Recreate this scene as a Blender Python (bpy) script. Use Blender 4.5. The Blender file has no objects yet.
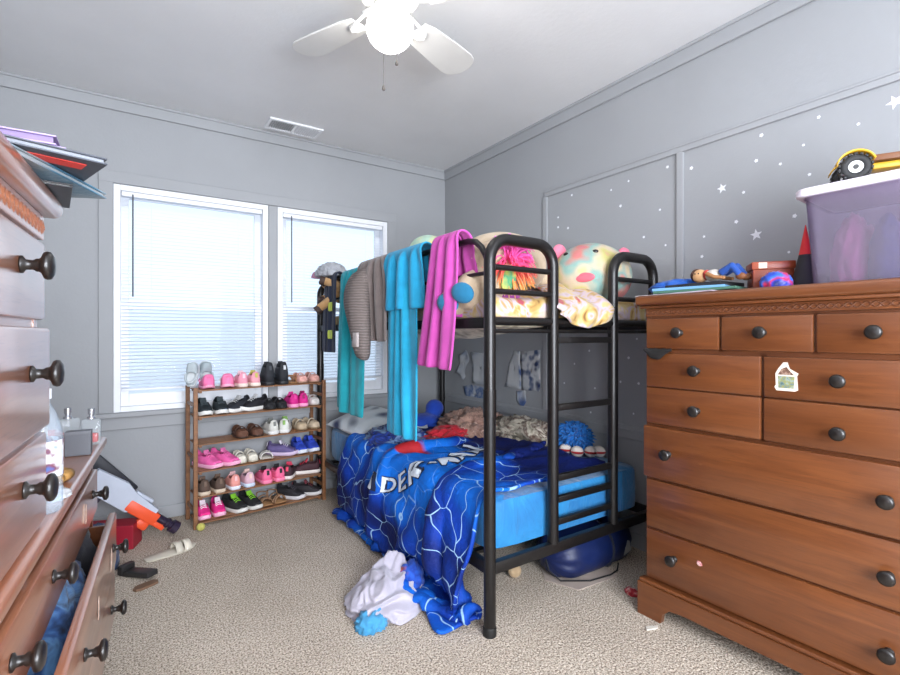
import bpy, bmesh, math, random
import numpy as np
from mathutils import Vector, Matrix, noise as mnoise

S = bpy.context.scene
COL = S.collection
R = math.radians

# ---------------------------------------------------------------- camera, sky, exposure
cam_d = bpy.data.cameras.new('camera')
cam_d.sensor_width = 36.0
cam_d.lens = 482.0 / 900.0 * 36.0
cam_d.shift_y = -2.5 / 900.0
cam_d.clip_start = 0.02
cam = bpy.data.objects.new('camera', cam_d)
COL.objects.link(cam)
cam.location = (0.0, 0.0, 1.1)
cam.rotation_euler = (R(90), 0, -R(33.65))
S.camera = cam

W = bpy.data.worlds.new('sky')
S.world = W
W.use_nodes = True
bg = W.node_tree.nodes['Background']
bg.inputs[0].default_value = (0.76, 0.87, 0.98, 1)
bg.inputs[1].default_value = 1.75
S.view_settings.view_transform = 'Standard'
S.view_settings.look = 'None'
S.view_settings.gamma = 1.0
S.view_settings.use_curve_mapping = False
S.view_settings.exposure = -0.28
GLOBE_POWER = 23.0          # emission of the fan's lamp globe
# added fill light, set outside an invented window behind the viewer
al = bpy.data.lights.new('added_rear_fill', 'AREA')
al.shape = 'RECTANGLE'
al.size, al.size_y = 1.75, 1.6
al.energy = 330.0
al.color = (0.97, 0.98, 1.0)
alo = bpy.data.objects.new('added_rear_fill', al)
COL.objects.link(alo)
alo.location = (0.35, -1.52, 1.35)
alo.rotation_euler = (R(90), 0, 0)

# ---------------------------------------------------------------- materials
def lin(c):
    out = []
    for v in c[:3]:
        v = v / 255.0
        out.append(v / 12.92 if v <= 0.04045 else ((v + 0.055) / 1.055) ** 2.4)
    return (out[0], out[1], out[2], 1.0)

def new_mat(name):
    m = bpy.data.materials.new(name)
    m.use_nodes = True
    nt = m.node_tree
    return m, nt, nt.nodes['Principled BSDF']

def coords(nt, scale=(1, 1, 1), kind='Object'):
    tc = nt.nodes.new('ShaderNodeTexCoord')
    mp = nt.nodes.new('ShaderNodeMapping')
    mp.inputs['Scale'].default_value = scale
    nt.links.new(tc.outputs[kind], mp.inputs['Vector'])
    return mp.outputs['Vector']

def nz(nt, vec, scale, detail=4, rough=0.55):
    n = nt.nodes.new('ShaderNodeTexNoise')
    n.inputs['Scale'].default_value = scale
    n.inputs['Detail'].default_value = detail
    n.inputs['Roughness'].default_value = rough
    if vec is not None:
        nt.links.new(vec, n.inputs['Vector'])
    return n

def ramp(nt, fac, stops, interp='LINEAR'):
    r = nt.nodes.new('ShaderNodeValToRGB')
    r.color_ramp.interpolation = interp
    e = r.color_ramp.elements
    while len(e) < len(stops):
        e.new(0.5)
    for k, (p, c) in enumerate(stops):
        e[k].position = p
        e[k].color = c if len(c) == 4 else (*c, 1)
    nt.links.new(fac, r.inputs['Fac'])
    return r.outputs['Color']

def bump(nt, b, height, strength=0.3, dist=0.01):
    n = nt.nodes.new('ShaderNodeBump')
    n.inputs['Strength'].default_value = strength
    n.inputs['Distance'].default_value = dist
    nt.links.new(height, n.inputs['Height'])
    nt.links.new(n.outputs['Normal'], b.inputs['Normal'])

def mixc(nt, fac, a, b):
    m = nt.nodes.new('ShaderNodeMix')
    m.data_type = 'RGBA'
    for sock, v in ((m.inputs[0], fac), (m.inputs[6], a), (m.inputs[7], b)):
        if isinstance(v, (int, float, tuple)):
            sock.default_value = v
        else:
            nt.links.new(v, sock)
    return m.outputs[2]

_mc = {}
def plain(c, rough=0.5, metal=0.0, var=0.06, bscale=0, bstr=0.15, coat=0.0, sheen=0.0, key=''):
    """a painted / plastic / metal surface with a little procedural variation"""
    k = (tuple(c), rough, metal, var, bscale, bstr, coat, sheen, key)
    if k in _mc:
        return _mc[k]
    m, nt, b = new_mat('mat_%d' % len(_mc))
    a = lin(c)
    v = coords(nt)
    n = nz(nt, v, 14.0, 3)
    lo = tuple(x * (1 - var) for x in a[:3]) + (1,)
    hi = tuple(min(1, x * (1 + var)) for x in a[:3]) + (1,)
    nt.links.new(ramp(nt, n.outputs['Fac'], [(0.3, lo), (0.7, hi)]), b.inputs['Base Color'])
    b.inputs['Roughness'].default_value = rough
    b.inputs['Metallic'].default_value = metal
    b.inputs['Coat Weight'].default_value = coat
    b.inputs['Sheen Weight'].default_value = sheen
    if bscale:
        bump(nt, b, nz(nt, v, bscale, 3).outputs['Fac'], bstr, 0.004)
    _mc[k] = m
    return m

def fabric(c, var=0.12, scale=420, bstr=0.25, sheen=0.12, rough=0.9):
    c = tuple(v * .92 for v in c)
    return plain(c, rough, 0, var, scale, bstr, 0, sheen, 'fabric')

def patches(name, cols, scale=9, rough=0.9, bscale=350, detail=1.5, kind='Object', warp=0.0, bstr=0.25):
    """soft or printed fabric with blotches of several colours"""
    m, nt, b = new_mat(name)
    v = coords(nt, kind=kind)
    n = nz(nt, v, scale, detail)
    if warp:
        n.inputs['Distortion'].default_value = warp
    k = len(cols)
    st = [(0.30 + 0.40 * i / max(1, k - 1), lin([v * .92 for v in c])) for i, c in enumerate(cols)]
    nt.links.new(ramp(nt, n.outputs['Fac'], st), b.inputs['Base Color'])
    b.inputs['Roughness'].default_value = rough
    b.inputs['Sheen Weight'].default_value = 0.1
    bump(nt, b, nz(nt, v, bscale, 2).outputs['Fac'], bstr, 0.004)
    return m

def wood(name, c1, c2, stretch=(1.6, 22, 22), rough=0.3, coat=0.35, coat_rough=0.25):
    m, nt, b = new_mat(name)
    v = coords(nt, stretch)
    n1 = nz(nt, v, 1.6, 6, 0.6)
    n1.inputs['Distortion'].default_value = 0.8
    n2 = nz(nt, coords(nt, (stretch[0] * 3, stretch[1] * 4, stretch[2] * 4)), 3.0, 3)
    c = ramp(nt, n1.outputs['Fac'], [(0.25, lin(c2)), (0.5, lin([(a + d) / 2 for a, d in zip(c1, c2)])), (0.75, lin(c1))])
    dark = tuple(x * 0.72 for x in lin(c2)[:3]) + (1,)
    mr = nt.nodes.new('ShaderNodeMapRange')
    mr.inputs[1].default_value = 0.56
    mr.inputs[2].default_value = 0.8
    mr.inputs[4].default_value = 0.7
    nt.links.new(n2.outputs['Fac'], mr.inputs[0])
    nt.links.new(mixc(nt, mr.outputs[0], c, dark), b.inputs['Base Color'])
    b.inputs['Roughness'].default_value = rough
    b.inputs['Coat Weight'].default_value = coat
    b.inputs['Coat Roughness'].default_value = coat_rough
    b.inputs['Coat IOR'].default_value = 1.5 if coat < .95 else 1.75
    bump(nt, b, n2.outputs['Fac'], 0.06, 0.002)
    return m

def emit(c, s):
    m, nt, b = new_mat('lamp_glass')
    b.inputs['Base Color'].default_value = lin(c)
    b.inputs['Emission Color'].default_value = lin(c)
    b.inputs['Emission Strength'].default_value = s
    return m

def clear(c=(245, 248, 250), alpha=0.16, rough=0.08, name='clear'):
    """thin clear plastic or glass"""
    m, nt, b = new_mat(name)
    out = nt.nodes['Material Output']
    tr = nt.nodes.new('ShaderNodeBsdfTransparent')
    tr.inputs[0].default_value = lin(c)
    mx = nt.nodes.new('ShaderNodeMixShader')
    mx.inputs[0].default_value = alpha
    b.inputs['Base Color'].default_value = lin(c)
    b.inputs['Roughness'].default_value = rough
    nt.links.new(tr.outputs[0], mx.inputs[1])
    nt.links.new(b.outputs[0], mx.inputs[2])
    nt.links.new(mx.outputs[0], out.inputs['Surface'])
    return m

def wall_paint(name, c, bs=60, st=0.12):
    m, nt, b = new_mat(name)
    v = coords(nt)
    a = lin(c)
    n = nz(nt, v, 2.2, 4)
    nt.links.new(ramp(nt, n.outputs['Fac'], [(0.3, tuple(x * 0.97 for x in a[:3])), (0.7, tuple(x * 1.03 for x in a[:3]))]), b.inputs['Base Color'])
    b.inputs['Roughness'].default_value = 0.62
    bump(nt, b, nz(nt, v, bs, 5, 0.6).outputs['Fac'], st, 0.006)
    return m

M_WALL = wall_paint('wall_paint', (153, 155, 158))
M_CEIL = wall_paint('ceiling_paint', (226, 226, 227), 45, 0.2)
M_TRIM = wall_paint('trim_paint', (155, 157, 160), 20, 0.03)
M_WHITE = plain((236, 237, 240), 0.4, var=0.02)
M_DARK = plain((24, 20, 18), 0.4, var=0.15, coat=0.15)
M_BLACKMETAL = plain((19, 17, 17), 0.4, 0.2, 0.12, 260, 0.05, coat=0.12)
M_MAPLE = wood('maple_wood', (117, 68, 35), (87, 46, 22))
M_MAPLE_SIDE = wood('maple_side', (104, 60, 34), (80, 43, 23))
M_MAPLE_DRESSER = wood('maple_dresser', (176, 118, 86), (148, 90, 62), rough=0.3, coat=1.0, coat_rough=0.20)
M_BAMBOO = wood('rack_wood', (150, 104, 66), (112, 72, 44), (2, 20, 20), 0.5, 0.1)

def carpet_mat():
    m, nt, b = new_mat('carpet')
    v = coords(nt)
    vo = nt.nodes.new('ShaderNodeTexVoronoi')
    vo.inputs['Scale'].default_value = 95
    nt.links.new(v, vo.inputs['Vector'])
    n1 = nz(nt, v, 160, 3, 0.7)
    n2 = nz(nt, v, 3.0, 3)
    c = ramp(nt, n1.outputs['Fac'], [(0.36, lin((92, 80, 70))), (0.47, lin((176, 162, 146))), (0.60, lin((226, 214, 198)))])
    c2 = ramp(nt, n2.outputs['Fac'], [(0.3, (0.86, 0.85, 0.84, 1)), (0.7, (1, 1, 1, 1))])
    mu = nt.nodes.new('ShaderNodeMix')
    mu.data_type = 'RGBA'
    mu.blend_type = 'MULTIPLY'
    mu.inputs[0].default_value = 1.0
    nt.links.new(c, mu.inputs[6])
    nt.links.new(c2, mu.inputs[7])
    nt.links.new(mu.outputs[2], b.inputs['Base Color'])
    b.inputs['Roughness'].default_value = 1.0
    b.inputs['Specular IOR Level'].default_value = 0.1
    ad = nt.nodes.new('ShaderNodeMath')
    ad.operation = 'ADD'
    nt.links.new(vo.outputs['Distance'], ad.inputs[0])
    nt.links.new(n1.outputs['Fac'], ad.inputs[1])
    bump(nt, b, ad.outputs[0], 0.45, 0.008)
    return m

# ---------------------------------------------------------------- mesh building
class MB:
    def __init__(self):
        self.bm = bmesh.new()

    def box(self, x0, x1, y0, y1, z0, z1, bev=0.0, M=None, seg=2):
        r = bmesh.ops.create_cube(self.bm, size=1.0)
        vs = r['verts']
        for v in vs:
            v.co = Vector(((x0 + x1) / 2 + v.co.x * (x1 - x0), (y0 + y1) / 2 + v.co.y * (y1 - y0), (z0 + z1) / 2 + v.co.z * (z1 - z0)))
        if bev > 0:
            es = list({e for v in vs for e in v.link_edges})
            rr = bmesh.ops.bevel(self.bm, geom=es, offset=bev, segments=seg, affect='EDGES', profile=0.5)
            vs = list({v for f in rr['faces'] for v in f.verts} | {v for v in vs if v.is_valid})
        if M is not None:
            bmesh.ops.transform(self.bm, matrix=M, verts=vs)
        return self

    def loft(self, rings, closed=True, caps=True):
        vv = [[self.bm.verts.new(Vector(p)) for p in r] for r in rings]
        n = len(vv[0])
        for a, b in zip(vv[:-1], vv[1:]):
            for i in range(n if closed else n - 1):
                j = (i + 1) % n
                try:
                    self.bm.faces.new((a[i], a[j], b[j], b[i]))
                except ValueError:
                    pass
        if caps and closed:
            for r, flip in ((vv[0], True), (vv[-1], False)):
                try:
                    self.bm.faces.new(list(reversed(r)) if flip else r)
                except ValueError:
                    pass
        return vv

    def tube(self, pts, r, seg=10, closed=False, caps=True):
        pts = [Vector(p) for p in pts]
        n = len(pts)
        rad = r if isinstance(r, (list, tuple)) else [r] * n
        tang = []
        for i in range(n):
            a = pts[i - 1] if (i > 0 or closed) else pts[i]
            b = pts[(i + 1) % n] if (i < n - 1 or closed) else pts[i]
            t = (b - a)
            tang.append(t.normalized() if t.length > 1e-9 else Vector((0, 0, 1)))
        up = Vector((0, 0, 1)) if abs(tang[0].z) < 0.9 else Vector((1, 0, 0))
        nx = tang[0].cross(up).normalized()
        rings = []
        for i in range(n):
            nx = (nx - tang[i] * nx.dot(tang[i])).normalized()
            ny = tang[i].cross(nx)
            rings.append([pts[i] + (nx * math.cos(2 * math.pi * k / seg) + ny * math.sin(2 * math.pi * k / seg)) * rad[i] for k in range(seg)])
        if closed:
            rings.append(rings[0])
            self.loft(rings, True, False)
        else:
            self.loft(rings, True, caps)
        return self

    def lathe(self, prof, seg=20, M=None):
        rings = []
        for r, z in prof:
            rings.append([Vector((max(r, 1e-4) * math.cos(2 * math.pi * k / seg), max(r, 1e-4) * math.sin(2 * math.pi * k / seg), z)) for k in range(seg)])
        if M is not None:
            rings = [[M @ p for p in ring] for ring in rings]
        self.loft(rings)
        return self

    def ell(self, c, rad, rot=None, u=20, v=12):
        M = Matrix.Translation(Vector(c)) @ (rot if rot is not None else Matrix.Identity(4)) @ Matrix.Diagonal((rad[0], rad[1], rad[2], 1))
        bmesh.ops.create_uvsphere(self.bm, u_segments=u, v_segments=v, radius=1.0, matrix=M)
        return self

    def prism(self, poly, z0, z1, M=None):
        r = [[Vector((p[0], p[1], z)) for p in poly] for z in (z0, z1)]
        if M is not None:
            r = [[M @ p for p in ring] for ring in r]
        self.loft(r)
        return self

    def grid(self, P, uv=False):
        n, m = P.shape[:2]
        vv = [[self.bm.verts.new(Vector(P[i, j].tolist())) for j in range(m)] for i in range(n)]
        lay = self.bm.loops.layers.uv.verify() if uv else None
        for i in range(n - 1):
            for j in range(m - 1):
                f = self.bm.faces.new((vv[i][j], vv[i + 1][j], vv[i + 1][j + 1], vv[i][j + 1]))
                if uv:
                    for l, (a, b) in zip(f.loops, ((i, j), (i + 1, j), (i + 1, j + 1), (i, j + 1))):
                        l[lay].uv = (a / (n - 1), b / (m - 1))
        return self

    def build(self, name, mat, parent=None, smooth=True, angle=40, sub=0, solid=0.0, offset=0.0, remesh=0.0, bevel=0.0):
        bmesh.ops.recalc_face_normals(self.bm, faces=self.bm.faces)
        me = bpy.data.meshes.new(name)
        self.bm.to_mesh(me)
        self.bm.free()
        me.materials.append(mat)
        if smooth:
            for p in me.polygons:
                p.use_smooth = True
            if angle < 180:
                me.set_sharp_from_angle(angle=R(angle))
        o = bpy.data.objects.new(name, me)
        COL.objects.link(o)
        if parent is not None:
            o.parent = parent
        if remesh:
            md = o.modifiers.new('remesh', 'REMESH')
            md.mode = 'VOXEL'
            md.voxel_size = remesh
            md.use_smooth_shade = True
            ms = o.modifiers.new('smooth', 'SMOOTH')
            ms.iterations = 6
        if bevel:
            md = o.modifiers.new('bevel', 'BEVEL')
            md.width = bevel
            md.segments = 2
        if solid:
            md = o.modifiers.new('solid', 'SOLIDIFY')
            md.thickness = solid
            md.offset = offset
        if sub:
            md = o.modifiers.new('sub', 'SUBSURF')
            md.levels = sub
            md.render_levels = sub
        return o

def thing(name, label, cat, loc=(0, 0, 0), rot=(0, 0, 0), group=None):
    o = bpy.data.objects.new(name, None)
    COL.objects.link(o)
    o.empty_display_size = 0.05
    o.location = loc
    o.rotation_euler = rot
    o['label'] = label
    o['category'] = cat
    if group:
        o['group'] = group
    return o

def tag(o, label, cat, group=None, kind=None):
    o['label'] = label
    o['category'] = cat
    if group:
        o['group'] = group
    if kind:
        o['kind'] = kind
    return o

def struct(o, label=None, cat=None):
    o['kind'] = 'structure'
    if label:
        o['label'] = label
    if cat:
        o['category'] = cat
    return o

def RX(a): return Matrix.Rotation(R(a), 4, 'X')
def RY(a): return Matrix.Rotation(R(a), 4, 'Y')
def RZ(a): return Matrix.Rotation(R(a), 4, 'Z')
def TR(x, y, z): return Matrix.Translation((x, y, z))

# ---------------------------------------------------------------- cloth (position based, deterministic)
def sim(P, colliders, steps=140, iters=10, rest=None, pin=None, bend=0.25, shear=0.5, g=0.0016, mu=0.6, damp=0.985, floor=0.006):
    P = P.astype(np.float64).copy()
    P0 = P.copy() if rest is None else rest.astype(np.float64)
    Q = P.copy()
    n, m = P.shape[:2]
    w = np.ones((n, m, 1))
    if pin is not None:
        w[pin] = 0.0
    cons = []
    def add(di, dj, k):
        js = slice(max(0, -dj), m - max(0, dj)), slice(max(0, dj), m + min(0, dj))
        if di > 0:
            idx = np.arange(n - di)
            for par in (0, 1):
                s = idx[(idx // di) % 2 == par]
                if len(s):
                    cons.append((s, s + di, js[0], js[1], k, None))
        else:
            idx = np.arange(m - dj)
            for par in (0, 1):
                s = idx[(idx // dj) % 2 == par]
                if len(s):
                    cons.append((None, None, s, s + dj, k, None))
    add(1, 0, 1.0); add(0, 1, 1.0); add(1, 1, shear); add(1, -1, shear); add(2, 0, bend); add(0, 2, bend)
    C2 = []
    for (ia, ib, ja, jb, k, _) in cons:
        if ia is None:
            a = P0[:, ja]; b = P0[:, jb]
        else:
            a = P0[ia][:, ja]; b = P0[ib][:, jb]
        C2.append((ia, ib, ja, jb, k, np.linalg.norm(b - a, axis=2, keepdims=True)))
    for st in range(steps):
        V = (P - Q) * damp
        sp = np.linalg.norm(V, axis=2, keepdims=True)
        V *= np.minimum(1.0, 0.03 / np.maximum(sp, 1e-9))
        Q = P.copy()
        P = P + V * w
        P[..., 2:3] -= g * w
        for it in range(iters):
            for (ia, ib, ja, jb, k, L) in C2:
                if ia is None:
                    a = P[:, ja]; b = P[:, jb]; wa = w[:, ja]; wb = w[:, jb]
                else:
                    a = P[ia][:, ja]; b = P[ib][:, jb]; wa = w[ia][:, ja]; wb = w[ib][:, jb]
                d = b - a
                l = np.maximum(np.linalg.norm(d, axis=2, keepdims=True), 1e-9)
                c = d * ((l - L) / l * k / np.maximum(wa + wb, 1e-9))
                if ia is None:
                    P[:, ja] += c * wa
                    P[:, jb] -= c * wb
                elif isinstance(ja, slice):
                    P[ia, ja] += c * wa
                    P[ib, jb] -= c * wb
            if it % 3 == 2 or it == iters - 1:
                for col in colliders:
                    hit = col(P)
                    if hit is not None and it == iters - 1:
                        Q[hit] += (P[hit] - Q[hit]) * mu
                lo = P[..., 2] < floor
                P[..., 2][lo] = floor
                if it == iters - 1:
                    Q[lo] += (P[lo] - Q[lo]) * mu
    return P

def c_box(x0, x1, y0, y1, z0, z1, t=0.012):
    x0 -= t; x1 += t; y0 -= t; y1 += t; z1 += t
    def f(P):
        x, y, z = P[..., 0], P[..., 1], P[..., 2]
        ins = (x > x0) & (x < x1) & (y > y0) & (y < y1) & (z > z0) & (z < z1)
        if not ins.any():
            return None
        p = P[ins]
        d = np.stack([p[:, 0] - x0, x1 - p[:, 0], p[:, 1] - y0, y1 - p[:, 1], z1 - p[:, 2]], 1)
        k = d.argmin(1)
        p[k == 0, 0] = x0; p[k == 1, 0] = x1; p[k == 2, 1] = y0; p[k == 3, 1] = y1; p[k == 4, 2] = z1
        P[ins] = p
        return ins
    return f

def c_rail(x, z, r, y0, y1):
    def f(P):
        dx = P[..., 0] - x; dz = P[..., 2] - z
        d = np.sqrt(dx * dx + dz * dz)
        ins = (d < r) & (P[..., 1] > y0) & (P[..., 1] < y1)
        if not ins.any():
            return None
        s = r / np.maximum(d[ins], 1e-6)
        P[..., 0][ins] = x + dx[ins] * s
        P[..., 2][ins] = z + dz[ins] * s
        return ins
    return f

def c_ell(c, rad):
    c = np.array(c); rad = np.array(rad)
    def f(P):
        q = (P - c) / rad
        d = np.linalg.norm(q, axis=2)
        ins = d < 1
        if not ins.any():
            return None
        P[ins] = c + q[ins] / np.maximum(d[ins][:, None], 1e-6) * rad
        return ins
    return f

def fbm(x, y, z=0.0, sc=1.0):
    return mnoise.fractal(Vector((x * sc, y * sc, z)), 1.0, 2.0, 4)

def crumple(name, mat, parent, c, rad, seed=0, amp=0.35, rot=0, flat=0.0, freq=2.2, lv=5):
    """a heap of crumpled cloth: a low blob with deep ridged folds, flat underneath"""
    b = MB()
    bmesh.ops.create_icosphere(b.bm, subdivisions=lv, radius=1.0)
    for v in b.bm.verts:
        p = v.co.copy()
        q = p * freq + Vector((seed * 3.1, seed * 1.7, seed))
        wv = mnoise.noise_vector(q * 0.6)
        q += wv * 1.4
        rdg = 1 - abs(mnoise.noise(q)) * 2.0
        rdg2 = 1 - abs(mnoise.noise(q * 2.3 + Vector((5, 1, 2)))) * 2.0
        s = 1 + amp * (0.65 * rdg + 0.35 * rdg2 - 0.35)
        p *= s
        if p.z < -flat:
            p.z = -flat + (p.z + flat) * 0.06
        v.co = Vector((p.x * rad[0], p.y * rad[1], (p.z + flat) * rad[2]))
    bmesh.ops.transform(b.bm, matrix=TR(*c) @ RZ(rot), verts=b.bm.verts)
    return b.build(name, mat, parent, True, 180)

# ================================================================ THE ROOM
XL, XR, YB, YR, H = -0.66, 2.187, 3.362, -1.35, 2.46
T = 0.12
b = MB(); b.box(XL - T, XR + T, YR - T, YB + T, -0.1, 0.0)
struct(b.build('floor', carpet_mat(), smooth=False), 'beige speckled wall to wall carpet', 'carpet')
b = MB(); b.box(XL - T, XR + T, YR - T, YB + T, H, H + 0.1)
struct(b.build('ceiling', M_CEIL, smooth=False), 'white textured ceiling', 'ceiling')
b = MB(); b.box(XL - T, XL, YR - T, YB + T, 0, H)
struct(b.build('wall_left', M_WALL, smooth=False), 'grey wall behind the low dresser', 'wall')
b = MB(); b.box(XR, XR + T, YR - T, YB + T, 0, H)
wr = struct(b.build('wall_right', M_WALL, smooth=False), 'grey wall with white star decals behind the bunk bed', 'wall')
b = MB(); b.box(XL, XR, YR - T, YR, 0, .5); b.box(XL, XR, YR - T, YR, 2.2, H); b.box(XL, -.55, YR - T, YR, .5, 2.2); b.box(1.25, XR, YR - T, YR, .5, 2.2)  # near wall, left open for the added fill window
struct(b.build('wall_near', M_WALL, smooth=False), 'grey wall behind the viewer', 'wall')
WIN = ((-0.075, 0.774), (0.836, 1.655))
WZ0, WZ1 = 0.655, 1.967
b = MB()
b.box(XL, XR, YB, YB + T, 0, WZ0); b.box(XL, XR, YB, YB + T, WZ1, H)
b.box(XL, WIN[0][0], YB, YB + T, WZ0, WZ1); b.box(WIN[0][1], WIN[1][0], YB, YB + T, WZ0, WZ1); b.box(WIN[1][1], XR, YB, YB + T, WZ0, WZ1)
struct(b.build('wall_back', M_WALL, smooth=False), 'grey wall with the two windows', 'wall')

# star decals stuck on the panels of the right wall (y, z)
STARS = [(1.11, 1.75, .022), (0.97, 1.52, .024), (0.53, 1.90, .026)]
DOTS = [(0.63, 1.86), (0.75, 1.93), (0.95, 1.93), (0.88, 1.79), (0.78, 1.72), (0.8, 1.84), (1.25, 1.88), (1.05, 1.59), (1.19, 1.55), (1.2, 1.46), (0.83, 1.57), (0.85, 1.43), (1.37, 1.92), (1.59, 1.91), (1.7, 1.89), (1.64, 1.79), (1.41, 1.72), (1.98, 1.93), (2.01, 1.74), (1.5, 1.6), (1.02, 1.71), (2.09, 1.82), (1.38, 1.54), (0.97, 1.83), (2.09, 1.76),
        (1.85, 1.01), (1.96, 0.93), (2.04, 0.81), (1.81, 0.8), (1.59, 0.98), (1.64, 0.85), (1.56, 0.69), (1.54, 1.08), (1.53, 0.85), (1.84, 0.66), (1.67, 1.14)]
b = MB()
rnd = random.Random(4)
def star(b, y, z, r, n, inner, a0):
    poly = []
    for k in range(2 * n):
        rr = r if k % 2 == 0 else r * inner
        a = a0 + math.pi * k / n
        poly.append((rr * math.cos(a), rr * math.sin(a)))
    b.prism(poly, 0, 0.0012, TR(XR, y, z) @ RY(-90))
for (y, z, r) in STARS:
    star(b, y, z, r, 5, 0.42, rnd.random())
for (y, z) in DOTS:
    star(b, y, z, rnd.uniform(.0055, .0095), 5, 0.7, rnd.random())
o = b.build('star_decals', plain((226, 228, 232), 0.5, var=0.02), wr, smooth=False)
o['label'] = 'white star decals'

def trim(n, label, f, mat=M_TRIM):
    b = MB(); f(b)
    o = b.build('trim_%d' % n, mat, smooth=False)
    return struct(o, label, 'trim')
# crown strips, picture rail, battens and chair rail
trim(1, 'grey crown strip over the windows', lambda b: (b.box(XL, XR, YB - .014, YB, H - .075, H, .003), b.box(XL, XR, YB - .022, YB, H - .016, H, .003)))
trim(2, 'grey crown strip on the right wall', lambda b: (b.box(XR - .014, XR, YR, YB - .014, H - .08, H, .003), b.box(XR - .022, XR, YR, YB - .022, H - .016, H, .003)))
trim(3, 'grey panel rail above the star decals', lambda b: (b.box(XR - .011, XR, YR, 2.196, 1.967, 2.006, .003), b.box(XR - .016, XR, YR, 2.196, 1.992, 2.000, .002)))
trim(4, 'grey upright batten behind the bunk bed', lambda b: b.box(XR - .011, XR, 2.176, 2.214, 0.63, 1.967, .003))
trim(5, 'grey upright batten between the star panels', lambda b: b.box(XR - .013, XR, 1.284, 1.318, 0.63, 1.967, .003))
trim(6, 'grey chair rail under the star panels', lambda b: (b.box(XR - .012, XR, YR, YB - .02, 0.556, 0.628, .003), b.box(XR - .018, XR, YR, YB - .02, 0.596, 0.608, .002)))
for nm, f in (('baseboard_back', lambda b: b.box(XL, XR - .012, YB - .012, YB, 0, .075, .003)), ('baseboard_right', lambda b: b.box(XR - .012, XR, YR, YB, 0, .075, .003)), ('baseboard_left', lambda b: b.box(XL, XL + .012, YR, YB - .012, 0, .075, .003))):
    b = MB(); f(b)
    struct(b.build(nm, M_TRIM, smooth=False), 'grey baseboard', 'baseboard')
# window casing, sill and apron
def casing(b):
    b.box(-0.145, -0.075, YB - .016, YB, .655, 2.035, .004)
    b.box(1.655, 1.725, YB - .016, YB, .655, 2.035, .004)
    b.box(-0.145, 1.725, YB - .018, YB, 1.968, 2.035, .004)
    b.box(.776, .834, YB - .014, YB, .655, 1.967, .004)
trim(7, 'grey casing around the two windows', casing)
trim(8, 'grey window sill and apron', lambda b: (b.box(-0.17, 1.75, YB - .045, YB + .02, .628, .656, .006), b.box(-0.145, 1.725, YB - .016, YB, .556, .628, .004)))

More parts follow.
